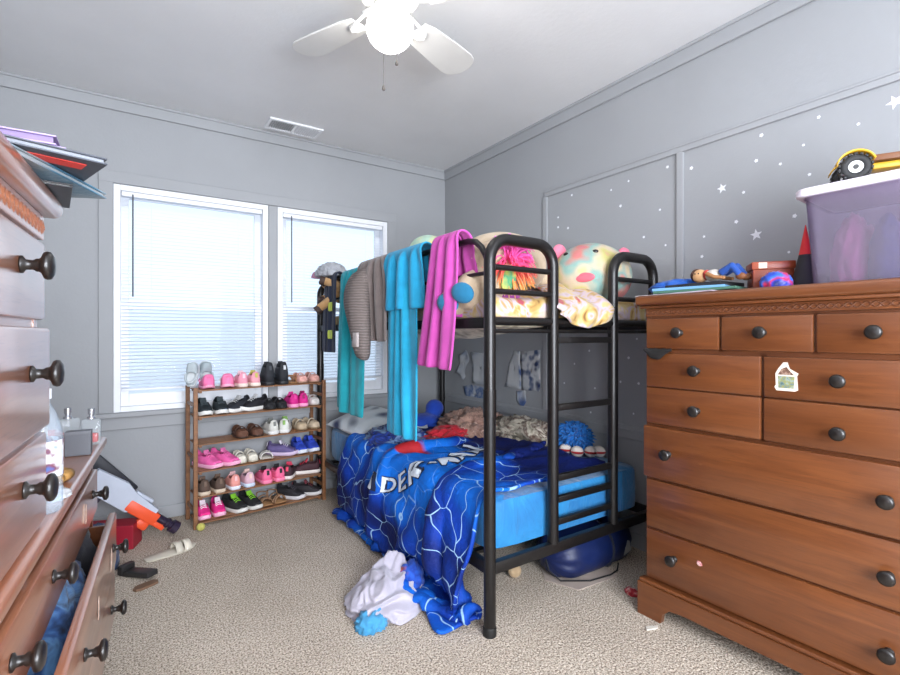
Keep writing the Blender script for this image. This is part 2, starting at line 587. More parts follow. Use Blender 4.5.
M_FRAME = plain((232, 234, 238), 0.45, var=0.02)
M_SLAT = None
def slat_mat():
    m, nt, b = new_mat('blind_slat')
    out = nt.nodes['Material Output']
    b.inputs['Base Color'].default_value = lin((244, 246, 250))
    b.inputs['Roughness'].default_value = 0.5
    t = nt.nodes.new('ShaderNodeBsdfTranslucent')
    t.inputs[0].default_value = lin((244, 248, 255))
    mx = nt.nodes.new('ShaderNodeMixShader')
    mx.inputs[0].default_value = 0.55
    nt.links.new(b.outputs[0], mx.inputs[1])
    nt.links.new(t.outputs[0], mx.inputs[2])
    nt.links.new(mx.outputs[0], out.inputs['Surface'])
    return m
M_SLAT = slat_mat()
M_GLASS = clear((250, 252, 255), 0.05, 0.02, 'window_glass')
M_WAND = plain((92, 96, 104), 0.4)
for n, (x0, x1) in enumerate(WIN):
    b = MB()
    fw, y0, y1 = 0.034, YB - .006, YB + .075
    b.box(x0, x0 + fw, y0, y1, WZ0, WZ1, .003); b.box(x1 - fw, x1, y0, y1, WZ0, WZ1, .003)
    b.box(x0 + fw, x1 - fw, y0, y1, WZ1 - fw, WZ1, .003); b.box(x0 + fw, x1 - fw, y0, y1, WZ0, WZ0 + .03, .003)
    w = struct(b.build('window_%d' % (n + 1), M_FRAME, smooth=False), ['white framed window above the shoe rack', 'white framed window behind the draped towels'][n], 'window')
    for (nm, za, zb, yy) in (('lower_sash', WZ0 + .03, 1.30, YB + .040), ('upper_sash', 1.27, WZ1 - fw, YB + .062)):
        b = MB()
        a0, a1 = x0 + fw, x1 - fw
        s = 0.04
        b.box(a0, a0 + s, yy, yy + .022, za, zb, .002); b.box(a1 - s, a1, yy, yy + .022, za, zb, .002)
        b.box(a0 + s, a1 - s, yy, yy + .022, za, za + (.07 if nm[0] == 'l' else .03), .002); b.box(a0 + s, a1 - s, yy, yy + .022, zb - .03, zb, .002)
        sa = b.build(nm, M_FRAME, w, smooth=False)
        b = MB(); b.box(a0 + s, a1 - s, yy + .008, yy + .012, za + .03, zb - .03)
        b.build('glass_pane', M_GLASS, sa, smooth=False)
    # mini blind
    t = thing('window_blind', ['white slatted blind in the window directly above the shoe rack', 'white slatted blind in the window behind the hanging towels'][n], 'blind', ((x0 + x1) / 2, YB + .016, WZ1 - fw), group='window blinds')
    hw = (x1 - x0) / 2 - fw - .004
    b = MB(); b.box(-hw, hw, -.014, .014, -.028, -.001, .003)
    b.build('headrail', M_FRAME, t, smooth=False)
    b = MB()
    zb = 0.775 - (WZ1 - fw)
    k = 0; z = -.036
    tilt = R(11)
    while z > zb + .016:
        c, s_ = math.cos(tilt) * .0125, math.sin(tilt) * .0125
        pr = [[(x, -c, z - s_), (x, 0, z + .0012), (x, c, z + s_)] for x in (-hw, hw)]
        b.loft(pr, closed=False)
        z -= 0.0088 if k < 5 else 0.0208
        k += 1
    b.build('slats', M_SLAT, t, angle=180)
    b = MB(); b.box(-hw, hw, -.011, .011, zb, zb + .012, .003)
    b.build('bottom_rail', M_FRAME, t, smooth=False)
    b = MB()
    for xx in (-hw * .62, hw * .62):
        b.tube([(xx, -.014, -.02), (xx, -.014, zb + .006)], .0008, 5)
    b.build('ladder_cords', M_FRAME, t)
    b = MB(); b.tube([(-hw + .055, -.02, -.016), (-hw + .055, -.022, -.61)], .0042, 8)
    b.build('tilt_wand', M_WAND, t)
# invented wide window behind the viewer, added to let the fill light in
b = MB()
for (x0, x1, z0, z1) in ((-.55, -.50, .5, 2.2), (1.20, 1.25, .5, 2.2), (-.50, 1.20, .5, .55), (-.50, 1.20, 2.15, 2.2), (.33, .37, .55, 2.15)):
    b.box(x0, x1, YR - .09, YR + .01, z0, z1, .003)
w = struct(b.build('window_3', M_FRAME, smooth=False), 'added white framed window behind the viewer for fill light', 'window')
b = MB(); b.box(-.50, .33, YR - .05, YR - .046, .55, 2.15); b.box(.37, 1.20, YR - .05, YR - .046, .55, 2.15)
b.build('glass_pane', M_GLASS, w, smooth=False)
# pale fence and ground outside the windows
b = MB(); b.box(-9, 9, 7.0, 7.1, -.4, 1.42)
o = struct(b.build('garden_wall', plain((236, 240, 246), 0.8, var=.02), smooth=False), 'white garden wall outside the windows', 'wall')
b = MB(); b.box(-12, 12, YB + T, 20, -.5, -.4)
struct(b.build('ground', plain((214, 216, 216), 0.95), smooth=False), 'pale ground outside the windows', 'ground')

# ceiling vent
t = thing('ceiling_vent', 'white metal air vent grille set in the ceiling near the window wall', 'vent', (0.90, 3.20, H))
b = MB()
for (x0, x1, y0, y1) in ((-.17, .17, -.085, -.065), (-.17, .17, .065, .085), (-.17, -.15, -.065, .065), (.15, .17, -.065, .065), (-.008, .008, -.065, .065)):
    b.box(x0, x1, y0, y1, -.012, 0, .002)
b.build('frame', M_WHITE, t, smooth=False)
b = MB(); b.box(-.15, .15, -.065, .065, -.0015, 0)
b.build('duct_opening', plain((38, 38, 40), 0.9), t, smooth=False)
b = MB()
for k in range(10):
    for s in (-1, 1):
        b.box(-.0012, .0012, -.065, .065, -.0085, .0085, 0, TR(s * (.018 + k * .0135), 0, -.008) @ RY(46 if s < 0 else -34))
b.build('louvers', M_WHITE, t, smooth=False)

# ceiling fan
t = thing('ceiling_fan', 'white ceiling fan with a lit round globe and pull chains', 'ceiling fan', (0.80, 1.60, H))
M_FAN = plain((206, 205, 202), 0.4, var=0.02)
b = MB(); b.lathe([(.0, 0), (.075, 0), (.075, -.02), (.05, -.045), (.03, -.05), (.0, -.05)], 28)
b.build('ceiling_mount', M_FAN, t)
b = MB(); b.lathe([(.0, -.05), (.06, -.05), (.105, -.065), (.112, -.10), (.105, -.125), (.07, -.138), (.055, -.145), (0, -.145)], 32)
b.build('motor_housing', M_FAN, t)
b = MB(); b.lathe([(0, -.14), (.048, -.14), (.06, -.15), (.062, -.165), (0, -.165)], 24)
b.build('light_fitting', plain((215, 214, 210), 0.35), t)
for k, ang in enumerate((21, 113, 203, 293)):
    Mx = RZ(ang) @ TR(0, 0, -.165) @ RX(-9)
    poly = []
    L0, L1 = .15, .50
    for (x, wd) in ((L0, .050), (L0 + .05, .064), (.34, .076), (.43, .080)):
        poly.append((x, wd))
    for q in range(1, 8):
        a = math.pi / 2 - math.pi * q / 8
        poly.append((.43 + math.cos(a) * .07, math.sin(a) * .080))
    poly += [(x, -wd) for (x, wd) in ((.43, .080), (.34, .076), (L0 + .05, .064), (L0, .050))]
    b = MB(); b.prism(poly, 0, .007, Mx)
    bl = b.build('fan_blade', M_FAN, t, bevel=.002)
    b = MB()
    for s in (-1, 1):
        b.tube([Mx.inverted() @ Mx @ Vector(p) for p in ((.085, s * .01, .028), (.11, s * .022, .012), (.15, s * .026, -.004), (.185, s * .02, -.005), (.20, 0, -.005))], .006, 8)
    b.box(.07, .12, -.02, .02, .018, .034, .004)
    bmesh.ops.transform(b.bm, matrix=Mx, verts=b.bm.verts)
    b.build('blade_bracket', M_FAN, bl)
b = MB()
prof = []
for q in range(0, 17):
    a = R(62) - (R(62) + R(90)) * q / 16
    prof.append((.086 * math.cos(a), -.232 + .080 * math.sin(a)))
b.lathe(prof, 32)
g = b.build('light_globe', emit((255, 252, 246), GLOBE_POWER), t, angle=180)
g['label'] = 'glowing white glass globe'
for (x, y, z1) in ((-.060, -.070, -.500), (-.020, -.091, -.410)):
    b = MB(); b.tube([(x * .72, y * .72, -.155), (x, y, -.175), (x * 1.02, y * 1.02, -.25), (x, y, z1)], .0013, 6)
    c = b.build('pull_chain', plain((120, 116, 112), 0.4, 0.5), t)
    b = MB(); b.lathe([(.0, .012), (.003, .011), (.006, .002), (.0055, -.004), (.0, -.008)], 10, TR(x, y, z1))
    b.build('chain_bob', plain((104, 98, 92), 0.4, 0.3), c)

# ================================================================ CHESTS OF DRAWERS
def knob(parent, x, y, z, r=.0205, tilt=0):
    """turned dark knob on a stalk, facing -y"""
    b = MB()
    s = r / .0205
    b.lathe([(0, 0), (.0125 * s, 0), (.0125 * s, .003), (.0075 * s, .006), (.0068 * s, .014), (.0095 * s, .018), (.0095 * s, .021), (.012 * s, .0235), (.019 * s, .0265), (r, .030), (.0198 * s, .034), (.014 * s, .0375), (0, .039)], 20,
            TR(x, y, z) @ RX(90))
    return b.build('knob', M_DARK, parent, angle=180)

def drawer(parent, x0, x1, z0, z1, yf, knobs, mat, open_=0.0, depth=.32, thick=.02):
    b = MB(); b.box(x0, x1, yf - open_, yf - open_ + thick, z0, z1, .005)
    d = b.build('drawer', mat, parent)
    for (kx, kz) in knobs:
        knob(d, kx, yf - open_, kz)
    if open_ > 0.02:
        b = MB()
        ya, yb = yf - open_ + thick, yf - open_ + depth
        b.box(x0 + .015, x0 + .027, ya, yb, z0 + .015, z1 - .03); b.box(x1 - .027, x1 - .015, ya, yb, z0 + .015, z1 - .03)
        b.box(x0 + .027, x1 - .027, yb - .012, yb, z0 + .015, z1 - .03); b.box(x0 + .027, x1 - .027, ya, yb - .012, z0 + .015, z0 + .022)
        b.build('drawer_box', M_MAPLE_SIDE, d, smooth=False)
    return d

def rope_strip(parent, x0, x1, z0, z1, yf, mat):
    b = MB(); b.box(x0, x1, yf, yf + .012, z0, z1, .002)
    st = b.build('carved_strip', mat, parent, smooth=False)
    b = MB()
    zc, am, wl = (z0 + z1) / 2, (z1 - z0) * .24, .042
    n = int((x1 - x0) / wl * 10)
    for ph in (0, math.pi):
        b.tube([(x0 + .004 + (x1 - x0 - .008) * i / n, yf + .0012, zc + am * math.sin(2 * math.pi * ((x1 - x0) * i / n) / wl + ph)) for i in range(n + 1)], .0032, 6)
    b.build('wave_carving', M_MAPLE_SIDE if mat is M_MAPLE else mat, st)
    return st

# ---- tall chest on the right: local x runs along its front away from the bed, y into the wall
CH = thing('tall_chest_of_drawers', 'tall brown wooden chest of drawers standing beside the bunk bed foot', 'chest of drawers', (1.70, 1.16, 0), (0, 0, R(-87.4)))
WD, DP, HT = .83, .405, 1.254
b = MB()
b.box(0, .02, .012, DP, .10, 1.2146); b.box(WD - .02, WD, .012, DP, .10, 1.2146)
b.box(.02, WD - .02, DP - .012, DP, .10, 1.2146); b.box(.02, WD - .02, .03, DP - .012, .10, .13)
for z in (.145, .342, .541, .749, .897, 1.040, 1.17):
    b.box(.02, WD - .02, .014, .05, z - .012, z + .012)
b.box(.405, .425, .014, .05, .75, 1.04); b.box(.273, .293, .014, .05, 1.04, 1.17); b.box(.548, .568, .014, .05, 1.04, 1.17)
b.build('carcass', M_MAPLE_SIDE, CH, smooth=False)
b = MB(); b.box(-.028, WD + .028, -.032, DP, 1.2146, HT, .012, seg=3); b.box(-.014, WD + .014, -.016, DP, 1.203, 1.2146, .004)
b.build('top', M_MAPLE, CH)
rope_strip(CH, .0, WD, 1.172, 1.203, .004, M_MAPLE)
for (x0, x1, kx) in ((.004, .279, .141), (.287, .554, .417), (.562, .826, .701)):
    drawer(CH, x0, x1, 1.047, 1.163, 0, [(kx, 1.108)], M_MAPLE)
drawer(CH, .004, .411, .899, 1.030, .0, [(.204, .970)], M_MAPLE)
drawer(CH, .004, .411, .756, .895, .0, [(.204, .825)], M_MAPLE)
dk = drawer(CH, .419, .826, .899, 1.030, .0, [(.621, .966)], M_MAPLE)
drawer(CH, .419, .826, .756, .895, .0, [(.621, .814)], M_MAPLE)
drawer(CH, -.001, .830, .548, .746, -.012, [(.102, .650), (.728, .650)], M_MAPLE, 0.0)
drawer(CH, .004, .826, .349, .536, .0, [(.728, .441)], M_MAPLE)
dl = drawer(CH, .004, .826, .150, .340, .0, [(.119, .257), (.728, .231)], M_MAPLE)
# stickers on the drawers
b = MB(); b.prism([(-.020, -.030), (.016, -.030), (.022, -.027), (.020, .004), (.023, .010), (.006, .020), (.002, .034), (-.006, .034), (-.016, .020), (-.022, .008), (-.021, -.018), (-.024, -.022)], 0, .0012, TR(.485, 0, .966) @ RX(90) @ Matrix.Diagonal((1.4, 1.4, 1, 1)))
sk = b.build('cup_sticker', plain((226, 214, 200), 0.5), dk, smooth=False)
sk['label'] = 'white-edged sticker of a cup of dessert'
b = MB(); b.prism([(-.016, -.024), (.014, -.024), (.016, .003), (-.017, .003)], 0, .0006, TR(.485, -.0012, .966) @ RX(90) @ Matrix.Diagonal((1.4, 1.4, 1, 1)))
b.build('cup', patches('cup_print', [(60, 92, 96), (150, 168, 160), (150, 150, 84), (110, 132, 130), (70, 100, 104)], 60, 0.6, 100, 2), sk, smooth=False)
b = MB(); b.prism([(-.017, .006), (.015, .006), (.006, .016), (.0, .024), (-.010, .019)], 0, .0006, TR(.485, -.0012, .966) @ RX(90) @ Matrix.Diagonal((1.4, 1.4, 1, 1)))
b.build('dessert', patches('dessert_print', [(70, 44, 34), (120, 84, 66), (190, 160, 140)], 120, 0.6, 100, 2), sk, smooth=False)
b = MB(); b.prism([(-.010, -.004), (-.002, -.010), (.010, -.006), (.007, .002), (.002, .008), (-.008, .007)], 0, .0012, TR(.214, 0, .278) @ RX(90))
sk = b.build('pink_sticker', patches('pink_print', [(238, 226, 222), (214, 90, 100), (240, 232, 226)], 160, 0.6), dl, smooth=False)
sk['label'] = 'small pink and white sticker'
# plinth with bracket feet
b = MB()
pl = [(-.022, 0), (.075, 0), (.082, .035), (.11, .062), (.16, .068), (WD - .16, .068), (WD - .11, .062), (WD - .082, .035), (WD - .075, 0), (WD + .022, 0), (WD + .022, .128), (-.022, .128)]
b.prism(pl, -.004, .020, RX(90))
b.box(-.022, -.002, .004, DP, .0, .128); b.box(WD + .002, WD + .022, .004, DP, .0, .128)
b.box(-.018, WD + .018, -.016, .02, .128, .142, .005)
b.build('plinth', M_MAPLE, CH, smooth=False, bevel=.002)

# ---- low dresser on the left (open drawers): local x runs away from the viewer, y into the wall
LD = thing('low_dresser', 'low brown wooden dresser with pulled out drawers under the water bottle', 'dresser', (-.157, .263, 0), (0, 0, R(86.5)))
D = .40
b = MB()
b.box(.02, .04, .034, D, .06, .75); b.box(1.58, 1.60, .034, D, .06, .75); b.box(.04, 1.58, D - .012, D, .06, .75)
b.box(.775, .805, .036, D - .012, .565, .75); b.box(.04, 1.58, .036, D - .012, .06, .08)
for z in (.22, .387, .560, .72):
    b.box(.04, 1.58, .036, .06, z - .005, z + .005)
b.box(.04, 1.58, .036, .06, .70, .75)
b.build('carcass', M_MAPLE_SIDE, LD, smooth=False)
b = MB(); b.box(0, 1.62, 0, D, .752, .78, .009, seg=3)
b.build('top', M_MAPLE_DRESSER, LD)
b = MB(); b.box(.03, 1.59, .05, .07, 0, .06); b.box(.03, .05, .07, D, 0, .06); b.box(1.57, 1.59, .07, D, 0, .06)
b.build('plinth', M_MAPLE_SIDE, LD, smooth=False)
drawer(LD, .03, 1.572, .566, .690, .020, [(k, .640) for k in (.20, .64, .92, 1.465)], M_MAPLE_DRESSER)
drawer(LD, .03, 1.572, .394, .549, .022, [(k, .475) for k in (.20, .66, .92, 1.465)], M_MAPLE_DRESSER, .050)
drawer(LD, .03, 1.572, .228, .383, .022, [(k, .295) for k in (.20, .66, .92, 1.465)], M_MAPLE_DRESSER, .046)
# pale scuffs where stickers were peeled off the drawer fronts
M_PEEL = patches('peeled_paper', [(214, 186, 168), (190, 150, 128), (226, 206, 192)], 60, 0.8)
for (x, z, w, h, yy) in ((1.30, .64, .03, .045, .020), (1.34, .625, .012, .05, .020), (1.40, .47, .035, .06, -.030), (1.12, .47, .018, .05, -.030), (1.05, .33, .02, .055, -.025), (1.24, .31, .015, .05, -.025)):
    b = MB()
    b.prism([(x - w / 2, z - h / 2), (x + w * .3, z - h * .45), (x + w / 2, z + h * .1), (x + w * .1, z + h / 2), (x - w * .4, z + h * .3)], 0, .0008, TR(0, yy, 0) @ RX(90))
    o = b.build('torn_sticker', M_PEEL, LD, smooth=False)
    o['label'] = 'pale torn sticker paper'

# ---- three-drawer top chest standing on the low dresser
UC = thing('three_drawer_chest', 'small brown three-drawer chest standing on top of the low dresser', 'chest of drawers', (-.157, .263, .78), (0, 0, R(86.5)))
b = MB()
b.box(.0, .018, .022, .36, 0, .52); b.box(.782, .80, .022, .36, 0, .52); b.box(.018, .782, .348, .36, 0, .52)
for z in (.01, .158, .338, .484, .51):
    b.box(.018, .782, .024, .05, z - .010, z + .010)
b.build('carcass', M_MAPLE_DRESSER, UC, smooth=False)
b = MB(); b.box(-.02, .818, -.012, .37, .52, .552, .012, seg=3)
b.build('top', M_MAPLE_DRESSER, UC)
rope_strip(UC, .0, .80, .480, .520, .012, M_MAPLE_DRESSER)
drawer(UC, .006, .796, .345, .474, .010, [(.15, .42), (.64, .42)], M_MAPLE_DRESSER)
drawer(UC, -.002, .812, .165, .332, .006, [(.12, .27), (.68, .262)], M_MAPLE_DRESSER)
drawer(UC, -.002, .808, .008, .156, .010, [(.12, .095), (.66, .095)], M_MAPLE_DRESSER)

# ================================================================ BUNK BED
BX0, BX1, BY0, BY1 = 1.10, 2.10, 1.39, 3.27
BED = thing('bunk_bed', 'black metal bunk bed with ladder standing along the right wall', 'bunk bed', (BX0, BY0, 0))
LX, LY = BX1 - BX0, BY1 - BY0
def arch(x0, x1, y, z0a, z0b, zt, r=.0225):
    rc = .085
    pts = [(x0, y, z0a), (x0, y, zt - rc)]
    for q in range(1, 9):
        a = math.pi - math.pi / 2 * q / 8
        pts.append((x0 + rc + rc * math.cos(a), y, zt - rc + rc * math.sin(a)))
    for q in range(0, 9):
        a = math.pi / 2 - math.pi / 2 * q / 8
        pts.append((x1 - rc + rc * math.cos(a), y, zt - rc + rc * math.sin(a)))
    pts.append((x1, y, z0b))
    b = MB(); b.tube(pts, r, 16)
    return b
M_BED = M_BLACKMETAL
arch(0, .325, 0, 0, .26, 1.458).build('foot_arch', M_BED, BED)
arch(.70, 1.0, 0, .26, 0, 1.458).build('foot_arch', M_BED, BED)
arch(0, 1.0, LY, 0, 0, 1.458).build('head_frame', M_BED, BED)
for (xa, xb) in ((0, .325), (.70, 1.0)):
    for z in (1.352, 1.262):
        b = MB(); b.tube([(xa, 0, z), (xb, 0, z)], .011, 10)
        b.build('guard_bar', M_BED, BED)
b = MB(); b.tube([(.0, 0, 1.152), (1.0, 0, 1.152)], .016, 12); b.tube([(.0, 0, 1.115), (1.0, 0, 1.115)], .008, 8)
b.build('upper_end_rail', M_BED, BED)
b = MB(); b.box(.0, 1.0, -.014, .014, .222, .265, .003)
b.build('lower_end_rail', M_BED, BED)
for z in (1.079, .805, .520, .432, .342):
    b = MB(); b.box(.325, .70, -.010, .010, z - .013, z + .013, .003)
    b.build('ladder_rung', M_BED, BED)
for (x, nm) in ((0, 'left'), (1.0, 'right')):
    b = MB(); b.box(x - .014, x + .014, 0, LY, .222, .265, .003)
    b.build('lower_side_rail', M_BED, BED)
    b = MB(); b.box(x - .012, x + .012, 0, LY, 1.125, 1.165, .003)
    b.build('upper_side_rail', M_BED, BED)
    # guard rail with a bent front end, on the open side only
    if x > 0:
        continue
    b = MB()
    b.tube([(x, .0, 1.35), (x, .022, 1.395), (x, .05, 1.43), (x, .085, 1.455), (x, .13, 1.464), (x, .3, 1.465), (x, LY, 1.465 if x == 0 else 1.43)], .0125, 10)
    b.tube([(x, .0, 1.33), (x, LY, 1.33)], .008, 8)
    for yy in (.42, .9, 1.38):
        b.tube([(x, yy, 1.15), (x, yy, 1.465)], .008, 8)
    b.build('guard_rail', M_BED, BED)
for z in (.246, 1.145):
    b = MB()
    for k in range(7):
        yy = .14 + k * .268
        b.box(.0, 1.0, yy - .016, yy + .016, z - .006, z + .006)
    b.build('bed_slats', M_BED, BED, smooth=False)
for (x, y) in ((0, 0), (1.0, 0), (0, LY), (1.0, LY)):
    b = MB(); b.tube([(x, y, .80), (x, y, .90)], .0245, 16)
    b.build('post_sleeve', M_BED, BED)
    b = MB(); b.lathe([(0, 0), (.0245, 0), (.025, .006), (.025, .03), (.0235, .034), (0, .034)], 16, TR(x, y, 0))
    b.build('foot_cap', plain((16, 16, 16), 0.6), BED)

def mattress(name, label, x0, x1, y0, y1, z0, z1, mat, bulge=.02, seed=0):
    b = MB()
    nu, rings = 20, []
    cx, cy = (x0 + x1) / 2, (y0 + y1) / 2
    N = 96
    prof = [(.90, 0), (.985, .06), (1.0, .25), (1.0, .72), (.985, .92), (.95, .985), (.80, 1.0), (.4, 1.01)]
    for s, h in prof:
        ring = []
        for k in range(N):
            a = 2 * math.pi * k / N
            e = 0.12
            ux = math.copysign(abs(math.cos(a)) ** e, math.cos(a)); uy = math.copysign(abs(math.sin(a)) ** e, math.sin(a))
            inset = (1 - s) * .18
            px = cx + ux * ((x1 - x0) / 2 - inset * (1 if s > .9 else 2.2)); py = cy + uy * ((y1 - y0) / 2 - inset * (1 if s > .9 else 2.2))
            w = 0.004 * mnoise.noise(Vector((px * 9, py * 9, h * 3 + seed)))
            ring.append((px + w, py + w, z0 + (z1 - z0) * h + w))
        rings.append(ring)
    b.loft(rings)
    return tag(b.build(name, mat, None, True, 60), label, 'mattress')
def sheet_mat():
    m, nt, b_ = new_mat('cyan_sheet')
    v = coords(nt)
    n = nz(nt, v, 6, 3)
    nt.links.new(ramp(nt, n.outputs['Fac'], [(0.3, lin((10, 98, 156))), (0.7, lin((18, 124, 180)))]), b_.inputs['Base Color'])
    b_.inputs['Roughness'].default_value = 0.7
    b_.inputs['Sheen Weight'].default_value = 0.3
    w = nz(nt, coords(nt, (5, 4, 2.2)), 2.0, 3)
    w.inputs['Distortion'].default_value = 1.4
    bump(nt, b_, w.outputs['Fac'], 0.4, 0.03)
    return m
M_CYAN = sheet_mat()
mattress('lower_mattress', 'lower bunk mattress in a bright cyan fitted sheet', 1.135, 2.078, 1.43, 3.235, .266, .462, M_CYAN)
mattress('upper_mattress', 'upper bunk mattress under the patterned blanket and plush toys', 1.135, 2.078, 1.43, 3.235, 1.166, 1.225,
         patches('ticking', [(214, 190, 130), (190, 150, 84), (226, 208, 160)], 7))

# ================================================================ SOFT THINGS
def cloth_obj(name, P, mat, parent=None, solid=.006, sub=1, uv=True):
    b = MB(); b.grid(P, uv)
    return b.build(name, mat, parent, True, 180, sub, solid)

# ---- comforter on the lower bunk
def comforter_mat():
    m, nt, b = new_mat('web_print')
    v = coords(nt, (1, 1, 1), 'UV')
    vs = coords(nt, (1.62, 1.5, 1), 'UV')
    L = nt.links
    # warped web lines
    wn = nz(nt, vs, 2.4, 3)
    wm = nt.nodes.new('ShaderNodeVectorMath'); wm.operation = 'SCALE'; wm.inputs[3].default_value = 0.42
    L.new(wn.outputs['Color'], wm.inputs[0])
    wa = nt.nodes.new('ShaderNodeVectorMath'); wa.operation = 'ADD'
    L.new(vs, wa.inputs[0]); L.new(wm.outputs[0], wa.inputs[1])
    vo = nt.nodes.new('ShaderNodeTexVoronoi'); vo.feature = 'DISTANCE_TO_EDGE'; vo.voronoi_dimensions = '2D'
    vo.inputs['Scale'].default_value = 8.5
    L.new(wa.outputs[0], vo.inputs['Vector'])
    line = ramp(nt, vo.outputs['Distance'], [(0.010, (1, 1, 1)), (0.022, (0, 0, 0))])
    # blue grounds
    n1 = nz(nt, vs, 2.2, 2)
    base = ramp(nt, n1.outputs['Fac'], [(0.36, lin((6, 24, 86))), (0.47, lin((6, 52, 148))), (0.62, lin((10, 96, 196)))], 'EASE')
    # bright band across the middle
    sep = nt.nodes.new('ShaderNodeSeparateXYZ'); L.new(v, sep.inputs[0])
    def band(sock, lo, hi, soft):
        a = nt.nodes.new('ShaderNodeMapRange'); a.inputs[1].default_value = lo; a.inputs[2].default_value = lo + soft
        L.new(sock, a.inputs[0])
        c = nt.nodes.new('ShaderNodeMapRange'); c.inputs[1].default_value = hi; c.inputs[2].default_value = hi + soft; c.inputs[3].default_value = 1; c.inputs[4].default_value = 0
        L.new(sock, c.inputs[0])
        mu = nt.nodes.new('ShaderNodeMath'); mu.operation = 'MULTIPLY'
        L.new(a.outputs[0], mu.inputs[0]); L.new(c.outputs[0], mu.inputs[1])
        return mu.outputs[0]
    def mul(a, c):
        mu = nt.nodes.new('ShaderNodeMath'); mu.operation = 'MULTIPLY'
        L.new(a, mu.inputs[0])
        if isinstance(c, float): mu.inputs[1].default_value = c
        else: L.new(c, mu.inputs[1])
        return mu.outputs[0]
    bright = mul(band(sep.outputs[0], .30, .60, .05), band(sep.outputs[1], .22, .72, .05))
    col = mixc(nt, bright, base, lin((10, 104, 204)))
    navy = band(sep.outputs[0], -.5, .22, .03)
    col = mixc(nt, navy, col, lin((8, 26, 92)))
    inv = nt.nodes.new('ShaderNodeMath'); inv.operation = 'SUBTRACT'; inv.inputs[0].default_value = 1.0
    L.new(navy, inv.inputs[1])
    inv2 = nt.nodes.new('ShaderNodeMath'); inv2.operation = 'SUBTRACT'; inv2.inputs[0].default_value = 1.0
    L.new(mul(bright, 0.75), inv2.inputs[1])
    lf = mul(mul(line, inv.outputs[0]), inv2.outputs[0])
    col = mixc(nt, mul(lf, 0.85), col, lin((158, 196, 226)))
    # red blotches in the bright band
    n3 = nz(nt, vs, 7.0, 1)
    red = mul(mul(band(n3.outputs['Fac'], .44, .9, .02), band(sep.outputs[0], .44, .545, .02)), band(sep.outputs[1], .50, .66, .02))
    col = mixc(nt, red, col, lin((176, 36, 44)))
    L.new(col, b.inputs['Base Color'])
    b.inputs['Roughness'].default_value = 0.7
    b.inputs['Specular IOR Level'].default_value = 0.25
    w = nz(nt, coords(nt, (9, 9, 9)), 2.6, 4)
    w.inputs['Distortion'].default_value = 1.2
    bump(nt, b, w.outputs['Fac'], 0.4, 0.02)
    return m
nu, nv = 84, 84
U, V = np.meshgrid(np.linspace(0, 1, nu), np.linspace(0, 1, nv), indexing='ij')
P = np.zeros((nu, nv, 3))
XE = .58 + .24 * V + .08 * np.sin(np.clip((V - .25) / .5, 0, 1) * math.pi)      # the hanging hem if spread flat
P[..., 0] = 2.05 + (XE - 2.05) * U
P[..., 1] = 1.475 + V * 1.16 + .05 * U * (V - .5)
rr = np.random.RandomState(3)
wr_ = np.clip((U - .45) / .3, 0, 1)
P[..., 2] = .50 + .012 * np.sin(V * 23 + 3 * np.sin(U * 4)) + .012 * np.sin(U * 17 + V * 9) + rr.rand(nu, nv) * .004 + wr_ * .045 * np.sin(V * 26 + 2.0 * np.sin(V * 7) + 2 * U)
rest = np.zeros((nu, nv, 3))
rest[..., 0] = U * (2.05 - XE) * 1.06
rest[..., 1] = V * (1.42 + .42 * U)
def c_foot(P):
    ins = P[..., 1] < 1.445
    P[..., 1][ins] = 1.445
    return ins if ins.any() else None
def c_edge(P):
    lim = .93 + .10 * np.clip((P[..., 1] - 1.85) / .45, 0, 1)
    np.maximum(P[..., 0], lim, out=P[..., 0])
    return None
C_LOW = [c_box(1.135, 2.078, 1.43, 3.235, 0, .462, .014), c_box(1.085, 1.115, 1.40, 3.3, .20, .27, .016), c_foot, c_edge]
PC = sim(P, C_LOW, steps=170, iters=12, rest=rest, bend=.5, shear=.4, mu=.9)
# soft quilted wrinkles along the cloth's own surface
du_ = np.gradient(PC, axis=0); dv_ = np.gradient(PC, axis=1)
NN = np.cross(du_, dv_); NN /= np.maximum(np.linalg.norm(NN, axis=2, keepdims=True), 1e-9)
NN *= np.where((NN[..., 2:3] < -.3) | ((np.abs(NN[..., 2:3]) <= .3) & (NN[..., 0:1] > 0)), -1, 1)
WK = np.zeros((nu, nv))
for i in range(nu):
    for j in range(nv):
        a_, c_ = i / nu * 1.4, j / nv * 1.4
        q1 = 1 - 2 * abs(mnoise.noise(Vector((a_ * 2.6 + c_ * 1.2, c_ * 6.5 - a_ * 2.4, .7))))
        q2 = 1 - 2 * abs(mnoise.noise(Vector((a_ * 5.5 - c_ * 4, c_ * 9 + a_ * 5, 3.7))))
        WK[i, j] = .022 * max(q1, -.2) + .010 * max(q2, -.3)
PC += NN * (WK[..., None] + .004)
PC[..., 2] = np.maximum(PC[..., 2], .012)
PC[..., 1] = np.maximum(PC[..., 1], 1.44)
cf = cloth_obj('comforter', PC, comforter_mat(), None, .016)
tag(cf, 'blue web-print comforter spilling off the lower bunk onto the carpet', 'comforter')

def cloth_point(P, u, v):
    n, m = P.shape[:2]
    a, c = min(max(u, 0), .999) * (n - 1), min(max(v, 0), .999) * (m - 1)
    i, j = int(a), int(c)
    fa, fc = a - i, c - j
    p = P[i, j] * (1 - fa) * (1 - fc) + P[i + 1, j] * fa * (1 - fc) + P[i, j + 1] * (1 - fa) * fc + P[i + 1, j + 1] * fa * fc
    du = P[min(i + 1, n - 1), j] - P[i, j]; dv = P[i, min(j + 1, m - 1)] - P[i, j]
    nn = np.cross(du, dv)
    nn = nn / max(np.linalg.norm(nn), 1e-9)
    return p, nn

